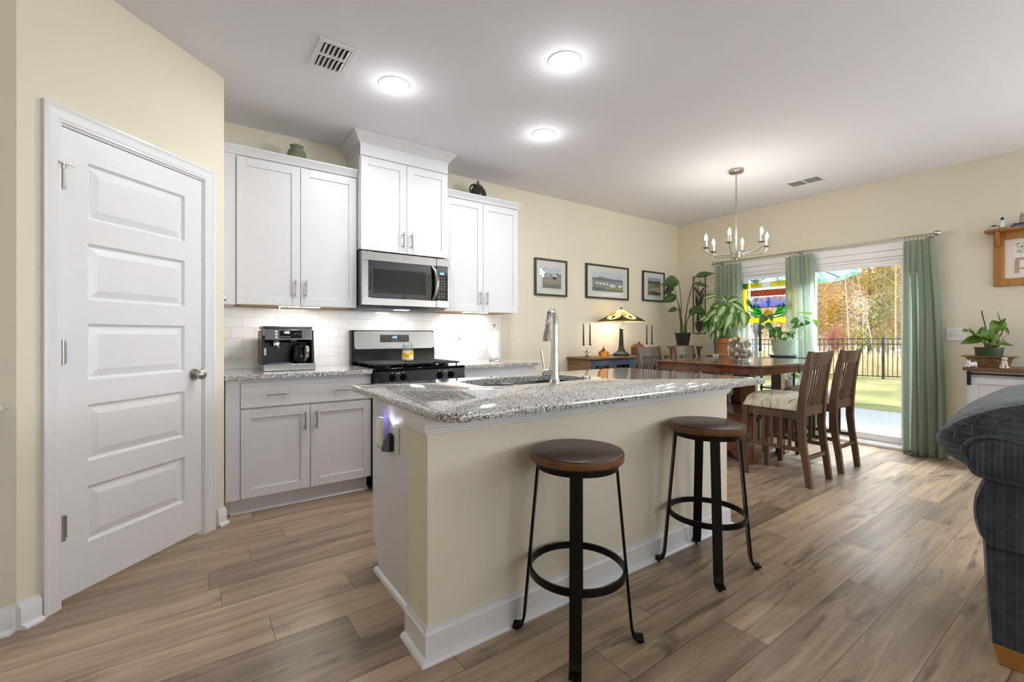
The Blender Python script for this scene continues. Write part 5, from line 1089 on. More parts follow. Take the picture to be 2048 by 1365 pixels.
# ------------------------------------------------------------------ plants
def leaf(m, base, d, up, L, W, droop=.4, fold=.15, nu=6, nv=9, shape='ovate'):
    base = Vector(base); d = Vector(d).normalized(); up = Vector(up); side = d.cross(up).normalized(); up = side.cross(d).normalized()
    def fn(u, v):
        w = {'ovate': math.sin(PI*min(1, v**.75))*(1-.25*v), 'heart': (math.sin(PI*v**.55))*(1-.15*v), 'lance': math.sin(PI*v**.85)}[shape]
        x = (u-.5)*W*max(w, .012); c = base + d*(L*v) + up*(-droop*L*v*v) + side*x + up*(fold*abs(u-.5)*W*w*1.4)
        return c
    m.grid(fn, nu, nv, lambda u, v: (u, v)); return m
def stalk(m, a, b, c, r0, r1): m.tube(catmull([a, b, c], 6), [r0+(r1-r0)*i/12 for i in range(13)], 7)
def pot(c, r0, r1, h, rim, mat_, parent, rimh=.02, seg=36):
    MB().lathe([(.0,0),(r0,0),(r1,h-rimh),(r1+rim,h-rimh),(r1+rim,h),(r1-.006,h),(r1-.01,h-rimh),(.0,h-rimh-.01)], c, seg).build('pot', mat_, parent, smooth=35)
    MB().lathe([(.0,0),(r1-.008,0),(.0,.008)], (c[0], c[1], c[2]+h-.022), 20, caps=False).build('soil', M['soil'], parent)
R_ = Vector((math.sin(YAW), -math.cos(YAW), 0)); F_ = Vector((math.cos(YAW), math.sin(YAW), 0)); UP = Vector((0,0,1))
def sight(u, v, Z): return F_*Z + R_*((u-1024)/FOCAL_PX*Z) + Vector((0, 0, CAM_Z-(v-669)/FOCAL_PX*Z))
def held(c, u0, k):                # where a leaf seen from the doorway sits: round the pot, kept clear of the curtains
    Z0 = F_.x*c.x + F_.y*c.y
    return lambda u, v, dz=0.0: sight(u, v, Z0+dz-k*max(0, (u-u0)*Z0/FOCAL_PX))
# bird-of-paradise like plant in the corner, on a wooden stand
st = thing('plant_stand', (5.36, 3.56, 0), 'brown wooden plant stand in the corner under the black pot', 'plant stand')
MB().box(5.20, 5.52, 3.40, 3.72, .975, 1.005).build('top', M['sidewood'], st, bevel=.003)
for x in (5.22, 5.47):
    for y in (3.42, 3.67): MB().box(x, x+.03, y, y+.03, 0, .975).build('leg', M['sidewood'], st, bevel=.002)
MB().box(5.22, 5.50, 3.42, 3.70, .35, .37).build('shelf', M['sidewood'], st, bevel=.002)
c = Vector((5.33, 3.57, 1.005))
o = MB().lathe([(.0,0),(.080,0),(.090,.016),(.084,.016),(.076,.006),(.0,.006)], c, 28).build('plant_saucer', M['terracotta']); tag(o, 'shallow clay saucer under the black pot in the corner', 'saucer')
t = thing('potted_plant', c+Vector((0,0,.007)), 'tall plant with long bare stalks and broad leaves in a black pot', 'plant')
pot(c+Vector((0,0,.007)), .072, .098, .175, .006, M['blackpot'], t)
BG = leafmat('broad_dark_leaf', '2F4A22', '4A6A2C', trans=.25); STK = plain('olive_stalk', '5C5E38', .6)
Z = c.z+.15
at = held(c, 1366, .35)
LV = [((1358,563),(1322,571),.10,-.3,(0,0,1),.0), ((1347,573),(1329,589),.055,.05,(0,0,1),.15), ((1352,591),(1327,606),.075,.1,(0,0,1),-.05), ((1355,618),(1335,623),.042,-.1,(0,0,1),.1), ((1390,554),(1430,545),.05,.1,(0,0,1),.25), ((1386,568),(1422,569),.035,-.1,(0,0,1),.9), ((1385,620),(1414,627),.085,.15,(0,0,1),.15), ((1380,632),(1392,612),.05,0,(0,0,1),-.1)]
for (a, b, w, dz, up, dr) in LV:
    A = at(*a, dz*.3); B = at(*b, dz*.3+.05); d = B-A; lf = MB(); face = (-F_*.9+UP*.45)
    leaf(lf, A, d, face, d.length*1.02, w*2.0, droop=dr*.4, fold=.3, shape='ovate'); lf.build('leaf', BG, t, recalc=False, smooth=80)
m = MB(); base = c+Vector((0,0,.16))
for k, (a, b, w, dz, up, dr) in enumerate(LV):
    A = at(*a, dz*.3); q = base + R_*(.012*(k-3)) ; mid = q.lerp(A, .5) + R_*((-1 if a[0] < 1366 else 1)*-.022) + UP*.03; stalk(m, q, mid, A, .0085, .0042)
m.build('stems', STK, t)
# metal flower wall art beside the curtain
t = thing('wall_art', (XR-.02, 3.595, 1.17), 'tall metal wall art of bronze flowers in a thin black frame by the curtain', 'wall art')
a0, a1, z0, z1 = 3.690, 3.508, 1.178, 1.972; x = XR-.022
m = MB()
for p, q in (((a0,z0),(a1,z0)),((a1,z0),(a1,z1)),((a1,z1),(a0,z1)),((a0,z1),(a0,z0))): m.bar((x, *p), (x, *q), .009, .009, (1,0,0))
m.build('frame', M['black'], t)
m = MB(); WB = plain('dark_olive_metal', '3B4A38', .5, .5, noise=.3)
for b, d, L, W in (((3.60,1.19),(.35,.9),.17,.05),((3.60,1.19),(-.35,.9),.17,.05),((3.60,1.24),(.15,1),.24,.045),((3.60,1.24),(-.2,1),.24,.045),((3.61,1.50),(.2,1),.24,.05),((3.60,1.55),(-.3,.9),.20,.05),((3.60,1.70),(-.5,.8),.15,.03),((3.61,1.72),(.4,.8),.14,.03)): leaf(m, (x, *b), (0, d[0], d[1]), (-1,0,0), L, W, .05, .1, 4, 6, 'lance')
m.tube(catmull([(x,3.60,1.19),(x,3.61,1.45),(x,3.60,1.70),(x,3.63,1.90)],6), .005, 6); m.tube(catmull([(x,3.60,1.45),(x,3.56,1.56),(x,3.53,1.62)],4), .003, 5); m.tube(catmull([(x,3.60,1.62),(x,3.56,1.74),(x,3.53,1.80)],4), .003, 5); m.build('leaves_and_stems', WB, t, recalc=False)
RB = plain('rust_bronze_metal', '8A5426', .45, .5, noise=.3)
for y, z in ((3.655,1.80),(3.585,1.88),(3.59,1.72),(3.60,1.545)):
    m = MB()
    for k in range(6): a = k*PI/3; leaf(m, (x-.006, y, z), (-.2, math.cos(a), math.sin(a)), (-1,0,0), .034, .024, .2, .1, 3, 4)
    m.sphere((x-.010, y, z), .008, 8, 6); m.build('flower', RB, t, recalc=False)
# black metal plant stands in front of the door
def metal_stand(x0, x1, y0, y1, tops, label):
    t = thing('plant_stand', ((x0+x1)/2, (y0+y1)/2, 0), label, 'plant stand'); zt = max(tops)
    for xa in (x0, x1-.018):
        for ya in (y0, y1-.018): MB().box(xa, xa+.018, ya, ya+.018, 0, zt).build('leg', M['fence'], t, bevel=.001)
    for z in tops: MB().box(x0-.006, x1+.006, y0-.006, y1+.006, z-.016, z).build('shelf', M['fence'], t, bevel=.001)
metal_stand(5.26, 5.56, 2.83, 3.17, (.900, .35), 'black metal plant stand under the big clay pot')
metal_stand(5.32, 5.60, 2.20, 2.56, (.905, .565), 'black two-tier metal plant stand under the mint green pot')
# dieffenbachia
c = Vector((5.40, 3.00, .900))
o = MB().lathe([(.0,0),(.120,0),(.135,.014),(.130,.016),(.115,.008),(.0,.008)], c, 30).build('plant_saucer', M['white']); tag(o, 'shallow white dish under the big clay pot', 'saucer')
t = thing('potted_plant', c+Vector((0,0,.009)), 'bushy variegated green and cream dumb cane plant in a clay pot', 'plant')
cb = c+Vector((0,0,.009)); MB().lathe([(.0,0),(.100,0),(.128,.150),(.150,.152),(.152,.205),(.140,.205),(.138,.17),(.0,.165)], cb, 40).build('pot', M['terracotta'], t, smooth=35); MB().lathe([(.0,0),(.137,0),(.0,.01)], cb+Vector((0,0,.17)), 20, caps=False).build('soil', M['soil'], t)
VG = leafmat('variegated_leaf', '2E6B1E', '5C9A34', varieg='E6EFC0', trans=.5, spread=.34)
at2 = held(c, 1456, .2)
DL = [((1452,606),(1446,594),.09,.04),((1438,618),(1418,632),.10,-.06),((1466,612),(1462,636),.10,-.1),((1426,646),(1420,668),.09,-.06),((1456,640),(1462,660),.09,-.1),((1434,628),(1430,650),.10,-.12),((1450,612),(1436,634),.12,-.10),((1456,605),(1478,596),.09,.0),((1462,606),(1490,622),.10,-.05),((1448,604),(1437,598),.07,.1),((1440,610),(1420,622),.09,.05),((1432,622),(1412,640),.09,-.05),((1430,634),(1414,660),.085,.0),((1440,636),(1424,662),.09,-.12),((1448,636),(1440,656),.075,-.10),((1464,626),(1452,655),.12,-.15),((1470,628),(1474,654),.07,.05),((1484,622),(1490,652),.13,-.08),((1452,650),(1448,670),.06,-.08),((1428,656),(1426,678),.10,-.05),((1436,660),(1434,676),.08,-.1),((1410,596),(1432,590),.07,.1),((1416,632),(1400,640),.06,.1),((1446,616),(1428,614),.09,.1),((1460,614),(1446,626),.09,-.02),((1422,640),(1408,664),.08,.1),((1474,612),(1484,640),.08,.1),((1444,645),(1430,690),.09,.02)]
m = MB(); base = cb+Vector((0,0,.17))
for k, (a, b, w, dz) in enumerate(DL):
    A = at2(*a, dz); B = at2(*b, dz-.06); d = B-A; lf = MB(); leaf(lf, A, d, -F_+UP*.7, d.length*1.12, w*1.3, .12, .22, 8, 10); lf.build('leaf', VG, t, recalc=False, smooth=80)
    q = base+R_*(.02*((k % 5)-2))+F_*(.02*((k % 3)-1)); stalk(m, q, q.lerp(A, .55)+UP*.05, A, .008, .004)
m.build('stems', plain('pale_green_stem', '8FA86A', .5), t)
# pothos-like vine in the mint pot
c = Vector((5.46, 2.38, .905))
o = MB().lathe([(.0,0),(.118,0),(.140,.022),(.136,.030),(.128,.026),(.110,.008),(.0,.008)], c, 36).build('plant_saucer', M['slate']); tag(o, 'slate grey saucer under the mint green pot', 'saucer')
t = thing('potted_plant', c+Vector((0,0,.009)), 'trailing bright green vine in a mint green pot before the middle curtain', 'plant')
cb = c+Vector((0,0,.009)); MB().lathe([(.0,0),(.082,0),(.088,.004),(.118,.165),(.122,.168),(.122,.182),(.114,.182),(.112,.16),(.0,.155)], cb, 40).build('pot', M['mint'], t, smooth=35); MB().lathe([(.0,0),(.110,0),(.0,.01)], cb+Vector((0,0,.158)), 20, caps=False).build('soil', M['soil'], t)
HV = leafmat('heart_leaf_dark', '2A5A26', '4E8E38', trans=.4); HB = leafmat('heart_leaf_backlit', '62B026', '92D648', trans=.6)  # second one is a backlit copy, window glow put into the leaf colour
at3 = held(c, 1567, .8)
HL = [((1596,628),(1610,624),.085,0,1),((1606,630),(1624,626),.085,.03,1),((1622,640),(1634,652),.10,0,1),((1598,640),(1580,645),.08,0,0),((1616,642),(1612,650),.06,0,0),((1598,650),(1585,656),.06,0,0),((1608,648),(1596,652),.05,.02,0),((1530,632),(1520,646),.10,0,0),((1536,630),(1546,643),.08,0,0),((1524,650),(1518,662),.07,0,0),((1530,648),(1546,660),.10,0,0),((1540,656),(1550,672),.10,.02,0),((1552,654),(1560,668),.09,0,0),((1520,662),(1518,672),.06,0,0),((1562,662),(1556,676),.07,-.02,0),((1570,664),(1578,674),.07,-.03,0),((1580,666),(1586,677),.06,0,0),((1582,662),(1590,668),.06,.02,1),((1545,664),(1540,676),.07,-.03,0),((1600,672),(1604,678),.03,0,1),((1555,672),(1562,679),.06,-.05,0),((1608,634),(1618,640),.06,-.02,1),((1545,672),(1552,680),.05,-.04,0),((1572,676),(1565,682),.05,-.06,0)]
m = MB(); base = cb+Vector((0,0,.16))
for k, (a, b, w, dz, br) in enumerate(HL):
    A = at3(*a, dz); B = at3(*b, dz-.04); d = B-A; lf = MB(); leaf(lf, A, d, -F_+UP*.6, d.length*1.1, w, .15, .2, 6, 8, 'heart'); lf.build('leaf', HB if br else HV, t, recalc=False, smooth=80)
    q = base+R_*(.03*((k % 5)-2))+F_*(.03*((k % 3)-1)); stalk(m, q, q.lerp(A, .5)+R_*(.02 if a[0] > 1567 else -.02)-UP*.01, A, .0035, .0022)
m.build('vines', plain('pale_vine', 'C9CFA8', .5), t)
# small trailing plant on the lower tier
c = Vector((5.45, 2.30, .565))
t = thing('potted_plant', c, 'small pale-leaved potted plant on the lower tier of the metal stand', 'plant'); pot(c, .05, .065, .10, .005, M['white'], t)
PL = leafmat('pale_leaf', '6F8F3A', 'C9D78A', trans=.5); r = random.Random(11)
for k in range(16):
    a = r.random()*2*PI; e = .3+r.random()*.9; d = Vector((math.cos(a)*.8, math.sin(a)*.8, e)); A = c+Vector((0,0,.10))+d*(.03+.09*r.random()); lf = MB(); leaf(lf, A, d+Vector((0,0,-.3)), UP*.6-F_*.7, .08, .05, .35, .2, 4, 6, 'heart'); lf.build('leaf', PL, t, recalc=False, smooth=80)
m = MB()
for k in range(8): a = 2*PI*k/8; stalk(m, c+Vector((0,0,.09)), c+Vector((.03*math.cos(a),.03*math.sin(a),.14)), c+Vector((.07*math.cos(a),.07*math.sin(a),.18)), .0025, .0015)
m.build('stems', STK, t)
c = Vector((5.42, 2.66, .0))
t = thing('potted_plant', (5.47, 2.915, .900), 'low green trailing plant on the stand behind the glass bowl', 'plant'); c = Vector((5.36, 2.80, .900))
t.location = c; pot(c, .03, .038, .045, .003, M['greenpot'], t, .01)
for k in range(14):
    a = 2*PI*k/14; d = Vector((math.cos(a), math.sin(a), .35)); lf = MB(); leaf(lf, c+Vector((0,0,.045))+d*.015, d, UP, .085, .045, .5, .15, 4, 6, 'heart'); lf.build('leaf', HV, t, recalc=False, smooth=80)
# leafy plant in a dark pot set in the wicker basket
c = Vector((BKX, BKY, CZ+.012))
t = thing('potted_plant', c, 'broad-leaved green plant in a dark pot set in the wicker basket', 'plant')
pot(c, .075, .088, .155, .004, M['greenpot'], t, .012)
GB = leafmat('broad_bright_leaf', '41661C', '6F9A2C', trans=.3)
at4 = held(c, 1995, .0)
CL = [((1966,676),(1924,686),.09,.0,.1),((1955,680),(1932,658),.09,.02,-.1),((1982,672),(1954,668),.16,-.05,.1),((1978,660),(1968,684),.11,-.06,.1),((1985,668),(1992,686),.09,-.07,.2),((2000,645),(1982,662),.11,.0,.1),((2002,650),(1990,625),.055,.0,-.1),((2000,642),(2010,662),.09,.02,.3),((2004,655),(2024,668),.07,.0,.3),((2000,648),(2011,636),.03,.0,-.2),((1996,688),(2030,690),.05,-.05,.1),((1975,688),(2000,690),.04,-.08,.1),((1934,660),(1927,662),.04,.02,.2)]
m = MB(); base = c+Vector((0,0,.14))
for k, (a, b, w, dz, dr) in enumerate(CL):
    A = at4(*a, dz); B = at4(*b, dz-.03); d = B-A; lf = MB(); leaf(lf, A, d, -F_*.8+UP*.7, d.length*1.05, w, dr, .2, 8, 10, 'heart' if k in (2, 4) else 'ovate'); lf.build('leaf', GB, t, recalc=False, smooth=80)
    stalk(m, base+R_*(.02*((k % 5)-2)), base.lerp(A, .5)+UP*.02, A, .006, .003)
m.build('stems', plain('brown_stem', '6A5A38', .6), t)
m = MB(); r = random.Random(5)
for k in range(22): A = at4(1996+r.random()*18, 660+r.random()*22, .05*r.random()); q = base+R_*(.02+.03*r.random())+F_*.03*(r.random()-.5); stalk(m, q, q.lerp(A, .5)+R_*(r.random()-.5)*.03, A, .0028, .001)
m.build('dry_roots', plain('dry_brown', '6B5234', .8), t); MB().cyl(at4(1978,684,-.02), at4(1963,622,-.02), .0035).build('stake', M['black'], t)
# figurines on the console
def figurine(name, base, label, mat_, s, kind):
    t = thing(name, base, label, 'figurine'); b = Vector(base); m = MB()
    def S(x, y, z, r, sc=(1,1,1)): m.sphere(b+Vector((x, y, z))*s, r*s, 16, 10, sc)
    if kind == 'cat':      # crouching, long body along y
        S(0,0,.022,.022,(1,1.7,.95)); S(0,.030,.040,.016); S(0,-.030,.024,.019,(1,1.1,1.1))
        for q in (-1, 1): m.tube([b+Vector((q*.008,.030,.052))*s, b+Vector((q*.011,.030,.066))*s], [.006*s,.001*s], 8); S(q*.012,.040,.008,.008); S(q*.014,-.028,.008,.009)
        m.tube(catmull([b+Vector((0,-.045,.02))*s, b+Vector((.01,-.062,.03))*s, b+Vector((.012,-.06,.05))*s],4), .005*s, 6)
    else:                  # sitting upright
        S(0,-.012,.026,.027,(1,1.1,1)); S(0,.006,.052,.021,(1,.95,1.5)); S(0,.014,.090,.019,(1,1.05,.95)); S(0,.034,.086,.009,(1,1.2,.8))
        for q in (-1, 1): S(q*.014,.008,.096,.009,(.6,1,1.4)); m.tube([b+Vector((q*.012,.02,.055))*s, b+Vector((q*.012,.028,.006))*s], [.009*s,.008*s], 8); S(q*.022,.012,.010,.013,(1,1.5,.8)); S(q*.012,.034,.006,.009,(1,1.3,.8))
        m.tube(catmull([b+Vector((0,-.035,.012))*s, b+Vector((.012,-.060,.010))*s, b+Vector((.02,-.075,.016))*s],4), .006*s, 6)
    m.build('body', mat_, t)
    f = MB(); hy, hz_ = (.047,.042) if kind == 'cat' else (.042,.088)
    for q in (-1, 1): f.sphere(b+Vector((q*.007, hy-.003, hz_+.006))*s, .0022*s, 8, 6)
    f.sphere(b+Vector((0, hy+.001, hz_))*s, .0025*s, 8, 6); f.build('face_marks', M['black'], t); t.rotation_euler = (0, 0, 0); return t
figurine('cat_figurine', (5.402, .855, CZ), 'small white crouching cat figurine by the wicker basket', M['white'], 1.0, 'cat').rotation_euler = (0,0,PI*.35)
figurine('dog_figurine', (5.402, .665, CZ), 'small cream sitting dog figurine in front of the wicker basket', plain('cream_ceramic', 'DCCFC2', .35, noise=.1), .85, 'dog').rotation_euler = (0,0,PI*.6)
# ------------------------------------------------------------------ sofa (its arm end faces -x)
t = thing('sofa', (2.75, -.6, 0), 'dark navy corduroy sofa with a rolled puffy arm and wooden block feet', 'sofa')
SX0, SX1 = 2.30, 3.22
# outer silhouette of the arm end, y (towards the window wall) and z
lower = [(.322,.068),(.330,.20),(.337,.35),(.340,.43)]
def panel(pts, name, x0, x1, mat_, inner=-.02, puff=.012, smooth=60):
    m = MB(); P = catmull([(0, y, z) for y, z in pts], 6); R = []
    for dx, k in ((puff, .0), (0, .35), (-puff*.3, 1.0)):
        R.append((dx, k))
    def ringat(x, shrink):
        o = [(x, p.y-shrink, p.z) for p in P]; z0, z1 = P[0].z, P[-1].z; o += [(x, inner, z1), (x, inner, z0)]; return o
    m.loft([ringat(x0+.014, .014), ringat(x0+.004, .004), ringat(x0, 0.0), ringat(x0, 0.0)][:1] + [ringat(x0+.012, .010), ringat(x0+.03, .0), ringat(x1-.03, .0), ringat(x1, .012)])
    return m.build(name, mat_, t, smooth=smooth)
panel(lower, 'arm_base', SX0, SX1, M['sofa_y'])
panel([(.325,.415),(.350,.45),(.362,.52),(.358,.58),(.340,.64),(.320,.665)], 'arm_band', SX0-.012, SX1, M['sofa_y'])
# rolled arm: cross-section changes along x
roll = [(.02,.655),(.20,.650),(.345,.652),(.385,.690),(.430,.715),(.462,.768),(.425,.835),(.372,.880),(.30,.915),(.20,.935),(.10,.915),(.03,.86),(.0,.78),(.0,.70)]
m = MB(); R = []; cyy, czz = .22, .79
for x, s, rise, lean in ((SX0+.012,.80,0,0),(SX0-.002,.93,0,0),(SX0+.01,1.0,0,0),(SX0+.12,1.03,.0,.005),(2.55,1.04,.008,.012),(2.75,1.04,.015,.02),(3.0,1.03,.02,.02),(3.18,1.0,.02,.02),(3.25,.9,.02,.02)):
    pts = catmull([(0, y, z) for y, z in roll+roll[:1]], 5)[:-1]
    R.append([(x + .006*math.sin(p.y*40), cyy+(p.y-cyy)*s+lean, czz+(p.z-czz)*s + rise*max(0, p.z-.7)/.2 + .004*math.sin(x*31+p.y*25)) for p in pts])
m.loft(R); m.build('rolled_arm', M['sofa_x'], t, smooth=70)
# scroll panel on the arm end with piping
sp = [(.02,.655),(.20,.652),(.335,.660),(.368,.702),(.380,.742),(.362,.775),(.32,.796),(.26,.792),(.16,.765),(.06,.735),(.0,.725)]
P = catmull([(0, y, z) for y, z in sp], 5); m = MB(); c0 = Vector((0, .19, .735))
m.loft([[(SX0-dx, c0.y+(p.y-c0.y)*s, c0.z+(p.z-c0.z)*s) for p in P] for dx, s in ((-.03,1.0),(.006,1.0),(.016,.93),(.022,.7),(.024,.3))]); m.build('scroll_panel', M['sofa_y'], t, smooth=70)
MB().tube([(SX0-.010, p.y+.004, p.z+.003) for p in P], .0075, 8).build('piping', M['sofa_y'], t)
for y0, y1, z0, z1 in ((.405,.398,.835,.785),(.320,.352,.885,.805),(.240,.300,.870,.815)):
    MB().tube(catmull([(SX0+.05, y1-.075, z0+.004), (SX0+.018, y1-.03, z0-.001), (SX0+.003, y1, (z0+z1)/2+.012), (SX0-.006, y1+.008, z1-.005)], 5), .006, 8).build('gathered_pleat', M['sofa_y'], t)
# seat, front rail, back and the other arm
MB().box(SX0+.03, SX1, -1.62, .0, .07, .30).build('front_rail', M['sofa_y'], t, bevel=.02, seg=3)
for a, b in ((-.82, -.03), (-1.62, -.84)):
    MB().box(SX0+.02, SX1-.25, a, b, .30, .50).build('seat_cushion', M['sofa_x'], t, bevel=.05, seg=4); MB().box(SX1-.32, SX1+.06, a, b, .40, .96).build('back_cushion', M['sofa_x'], t, bevel=.09, seg=4)
MB().box(SX1-.12, SX1+.05, -1.95, .28, .07, .80).build('back_frame', M['sofa_y'], t, bevel=.03, seg=3)
MB().box(SX0, SX1, -2.0, -1.64, .07, .86).build('far_arm', M['sofa_x'], t, bevel=.09, seg=4)
for x in (SX0+.02, SX1-.08):
    for a in (.30, -1.92): MB().loft([[(x, a, 0), (x+.06, a, 0), (x+.06, a-.14, 0), (x, a-.14, 0)], [(x-.008, a+.015, .07), (x+.068, a+.015, .07), (x+.068, a-.155, .07), (x-.008, a-.155, .07)]]).build('block_foot', M['oak'], t, bevel=.003)
# ------------------------------------------------------------------ outdoors
GZ = -.08
o = MB().box(XR+.16, 9.1, -3.0, 6.2, GZ-.12, GZ).build('patio', M['concrete'], smooth=0); struct(o)
def lawn_mat():
    t = NT('mown_lawn'); a = t.n('TexNoise', {'Vector': t.pos((1,1,1)), 'Scale': .8, 'Detail': 5.0}); b = t.n('TexNoise', {'Vector': t.pos((1,1,1)), 'Scale': 60.0, 'Detail': 3.0})
    f = t.math('ADD', t.math('MULTIPLY', (a, 'Fac'), .6), t.math('MULTIPLY', (b, 'Fac'), .4)); c = t.ramp(f, [(.3, lin('545A35')), (.5, lin('7C7D4C')), (.7, lin('A89F74'))])
    return t.done(t.bsdf(color=(c, 'Color'), rough=.95, normal=t.bump((b, 'Fac'), .6, .03)))
def gz(x, y):                      # the yard falls away to the far-left and rises a little towards the trees
    return GZ - .02 - .016*max(0, x-12) - .02*max(0, y-4.5)
m = MB(); m.grid(lambda u, v: (9.1+17.5*u, -8+26*v, gz(9.1+17.5*u, -8+26*v)), 20, 24); o = m.build('lawn', lawn_mat(), recalc=False); struct(o)
m = MB(); m.grid(lambda u, v: (XR+.16+(9.1-XR-.16)*u, (6.2+11.8*v), gz(9.1, 6.2+11.8*v)), 4, 10); struct(m.build('lawn_side', bpy.data.materials['mown_lawn'], recalc=False))
def field_mat():
    t = NT('dry_field'); a = t.n('TexNoise', {'Vector': t.pos((1,1,1)), 'Scale': .5, 'Detail': 5.0}); c = t.ramp((a, 'Fac'), [(.3, lin('B0A47A')), (.6, lin('D6CAA8'))]); return t.done(t.bsdf(color=(c, 'Color'), rough=.95))
m = MB(); m.grid(lambda u, v: (16+54*u, -20+66*v, gz(16+54*u, 4)-.06), 14, 14); struct(m.build('field_ground', field_mat(), recalc=False))
# fence: posts with panels of pickets, from beyond the long curtain to the far-left
FP = [dep_ for dep_ in ((17.9, 3.0), (16.9, 4.55), (16.3, 6.4), (15.9, 8.3), (15.5, 10.2), (15.1, 12.1), (14.7, 14.0), (14.3, 15.9), (18.9, 1.2))]
FP = sorted(FP, key=lambda p: p[1])
t = thing('metal_fence', (16.3, 6.4, gz(16.3, 6.4)), 'black metal picket fence along the back of the lawn', 'fence'); FH = 1.22
for x, y in FP: MB().box(x-.03, x+.03, y-.03, y+.03, gz(x,y)-.05, gz(x,y)+FH+.04).build('post', M['fence'], t)
for (xa, ya), (xb, yb) in zip(FP[:-1], FP[1:]):
    a = Vector((xa, ya, gz(xa,ya))); b = Vector((xb, yb, gz(xb,yb))); m = MB()
    for z in (.08, FH-.17, FH-.01): m.bar(a+UP*z, b+UP*z, .028, .028)
    n = int((b-a).length/.115)
    for i in range(1, n): p = a.lerp(b, i/n); m.bar(p+UP*.05, p+UP*FH, .017, .017, (1,0,0))
    m.build('picket_panel', M['fence'], t)
# tall dry grass behind the fence
r = random.Random(21); m = MB()
for k in range(9000):
    y = -4+28*r.random(); x = 17.6 + .35*(8-y)*(.6 if y < 8 else .25) + r.random()**1.3*13; z = gz(x, 4)-.06; h = .35+.55*r.random(); w = .012+.014*r.random(); lx, ly = (r.random()-.5)*.25, (r.random()-.5)*.25; a = r.random()*PI; dx, dy = w*math.cos(a), w*math.sin(a)
    m.add([(x-dx,y-dy,z),(x+dx,y+dy,z),(x+lx*.4+dx*.7,y+ly*.4+dy*.7,z+h*.6),(x+lx*.4-dx*.7,y+ly*.4-dy*.7,z+h*.6),(x+lx,y+ly,z+h)], [(0,1,2,3),(3,2,4)])
def grass_mat():
    t = NT('dry_grass_blades'); a = t.n('TexNoise', {'Vector': t.pos((1,1,.3)), 'Scale': 1.6, 'Detail': 4.0}); c = t.ramp((a, 'Fac'), [(.3, lin('B8A67C')), (.5, lin('DACBA6')), (.7, lin('BDB583'))])
    return t.done(t.n('MixShader', {0: .4, 1: t.bsdf(color=(c, 'Color'), rough=.9, spec=.1), 2: t.n('BsdfTranslucent', {'Color': (c, 'Color')})}))
o = m.build('tall_grass', grass_mat(), recalc=False, smooth=0); stuff(o, 'tall dry straw-coloured grass behind the metal fence', 'grass')
# autumn trees
def autumn(name, stops):
    t = NT(name); oi = t.n('ObjectInfo'); off = t.math('MULTIPLY', (oi, 'Random'), 20.0)
    g = t.n('NewGeometry'); pv = t.n('VectorMath', {0: (g, 'Position'), 1: t.n('CombineXYZ', {0: off, 1: off, 2: off})}, operation='ADD'); a = t.n('TexNoise', {'Vector': pv, 'Scale': .9, 'Detail': 4.0}); b = t.n('TexWhiteNoise', {'Vector': t.n('VectorMath', {0: (g, 'Position'), 1: (6, 6, 6)}, operation='MULTIPLY')}, noise_dimensions='3D')
    b2 = t.n('TexNoise', {'Vector': pv, 'Scale': 9.0, 'Detail': 2.0})
    f = t.math('ADD', t.math('MULTIPLY', (a, 'Fac'), .55), t.math('MULTIPLY', (b2, 'Fac'), .45)); c = t.ramp(f, [(p, lin(h)) for p, h in stops])
    return t.done(t.n('MixShader', {0: .5, 1: t.bsdf(color=(c, 'Color'), rough=.8, spec=.15), 2: t.n('BsdfTranslucent', {'Color': (c, 'Color')})}))
AU = {'gold': autumn('gold_foliage', [(.32,'9A8C48'),(.45,'C8B45E'),(.58,'E6CF80'),(.7,'F2E6B8')]),
      'rust': autumn('rust_foliage', [(.32,'9C6E52'),(.46,'C8926A'),(.58,'E0B48A'),(.7,'EAD4B4')]),
      'green': autumn('yellow_green_foliage', [(.32,'72884A'),(.46,'A2B466'),(.58,'CCD084'),(.7,'E6E2A8')]),
      'red': autumn('red_foliage', [(.32,'7C4C44'),(.46,'A0665C'),(.58,'BC8878'),(.7,'D2B09C')]),
      'pale': autumn('pale_tan_foliage', [(.32,'A69274'),(.46,'CCB89A'),(.58,'E4D4BC'),(.7,'F0E6D8')])}
BK = {'grey': plain('pale_bark', 'B9B1A6', .9, noise=.3, nscale=3), 'brown': plain('dark_bark', '5A4A3C', .9, noise=.3, nscale=3)}
def tree_meshes(seed, H_, spread, zlo, n, bark, lean=0.0):
    r = random.Random(seed); tr = MB(); top = Vector((lean, lean*.4, H_)); P = [Vector((0,0,-.1)), Vector((lean*.2+.1*(r.random()-.5), .1*(r.random()-.5), H_*.35)), Vector((lean*.6, lean*.2, H_*.7)), top]
    C = catmull(P, 6); tr.tube(C, [.13*(1-.85*i/(len(C)-1)) for i in range(len(C))], 8); tips = []
    for k in range(11):
        s = C[int(len(C)*(.15+.8*k/11))]; a = r.random()*2*PI; L_ = spread*(.5+.5*r.random())*(1-.3*k/11); e = s+Vector((math.cos(a)*L_, math.sin(a)*L_, L_*(.35+.4*r.random()))); tr.tube(catmull([s, s.lerp(e,.5)+UP*.1, e], 4), [.045*(1-.8*i/8) for i in range(9)], 6); tips += [s.lerp(e, q) for q in (.4,.65,.9,1.0)]
    fo = MB()
    while len(fo.f) < n:
        c = r.choice(tips); p = c+Vector((r.gauss(0,.5)*spread*.42, r.gauss(0,.5)*spread*.42, r.gauss(0,.5)*spread*.45))
        if p.z < zlo: p.z = zlo + r.random()*H_*.45
        s = .034+.055*r.random(); u = Vector((r.gauss(0,1), r.gauss(0,1), r.gauss(0,1))).normalized(); w = u.orthogonal().normalized()*s*.6; u = u*s
        fo.add([p-u, p+w, p+u, p-w], [(0,1,2,3)])
    return tr, fo
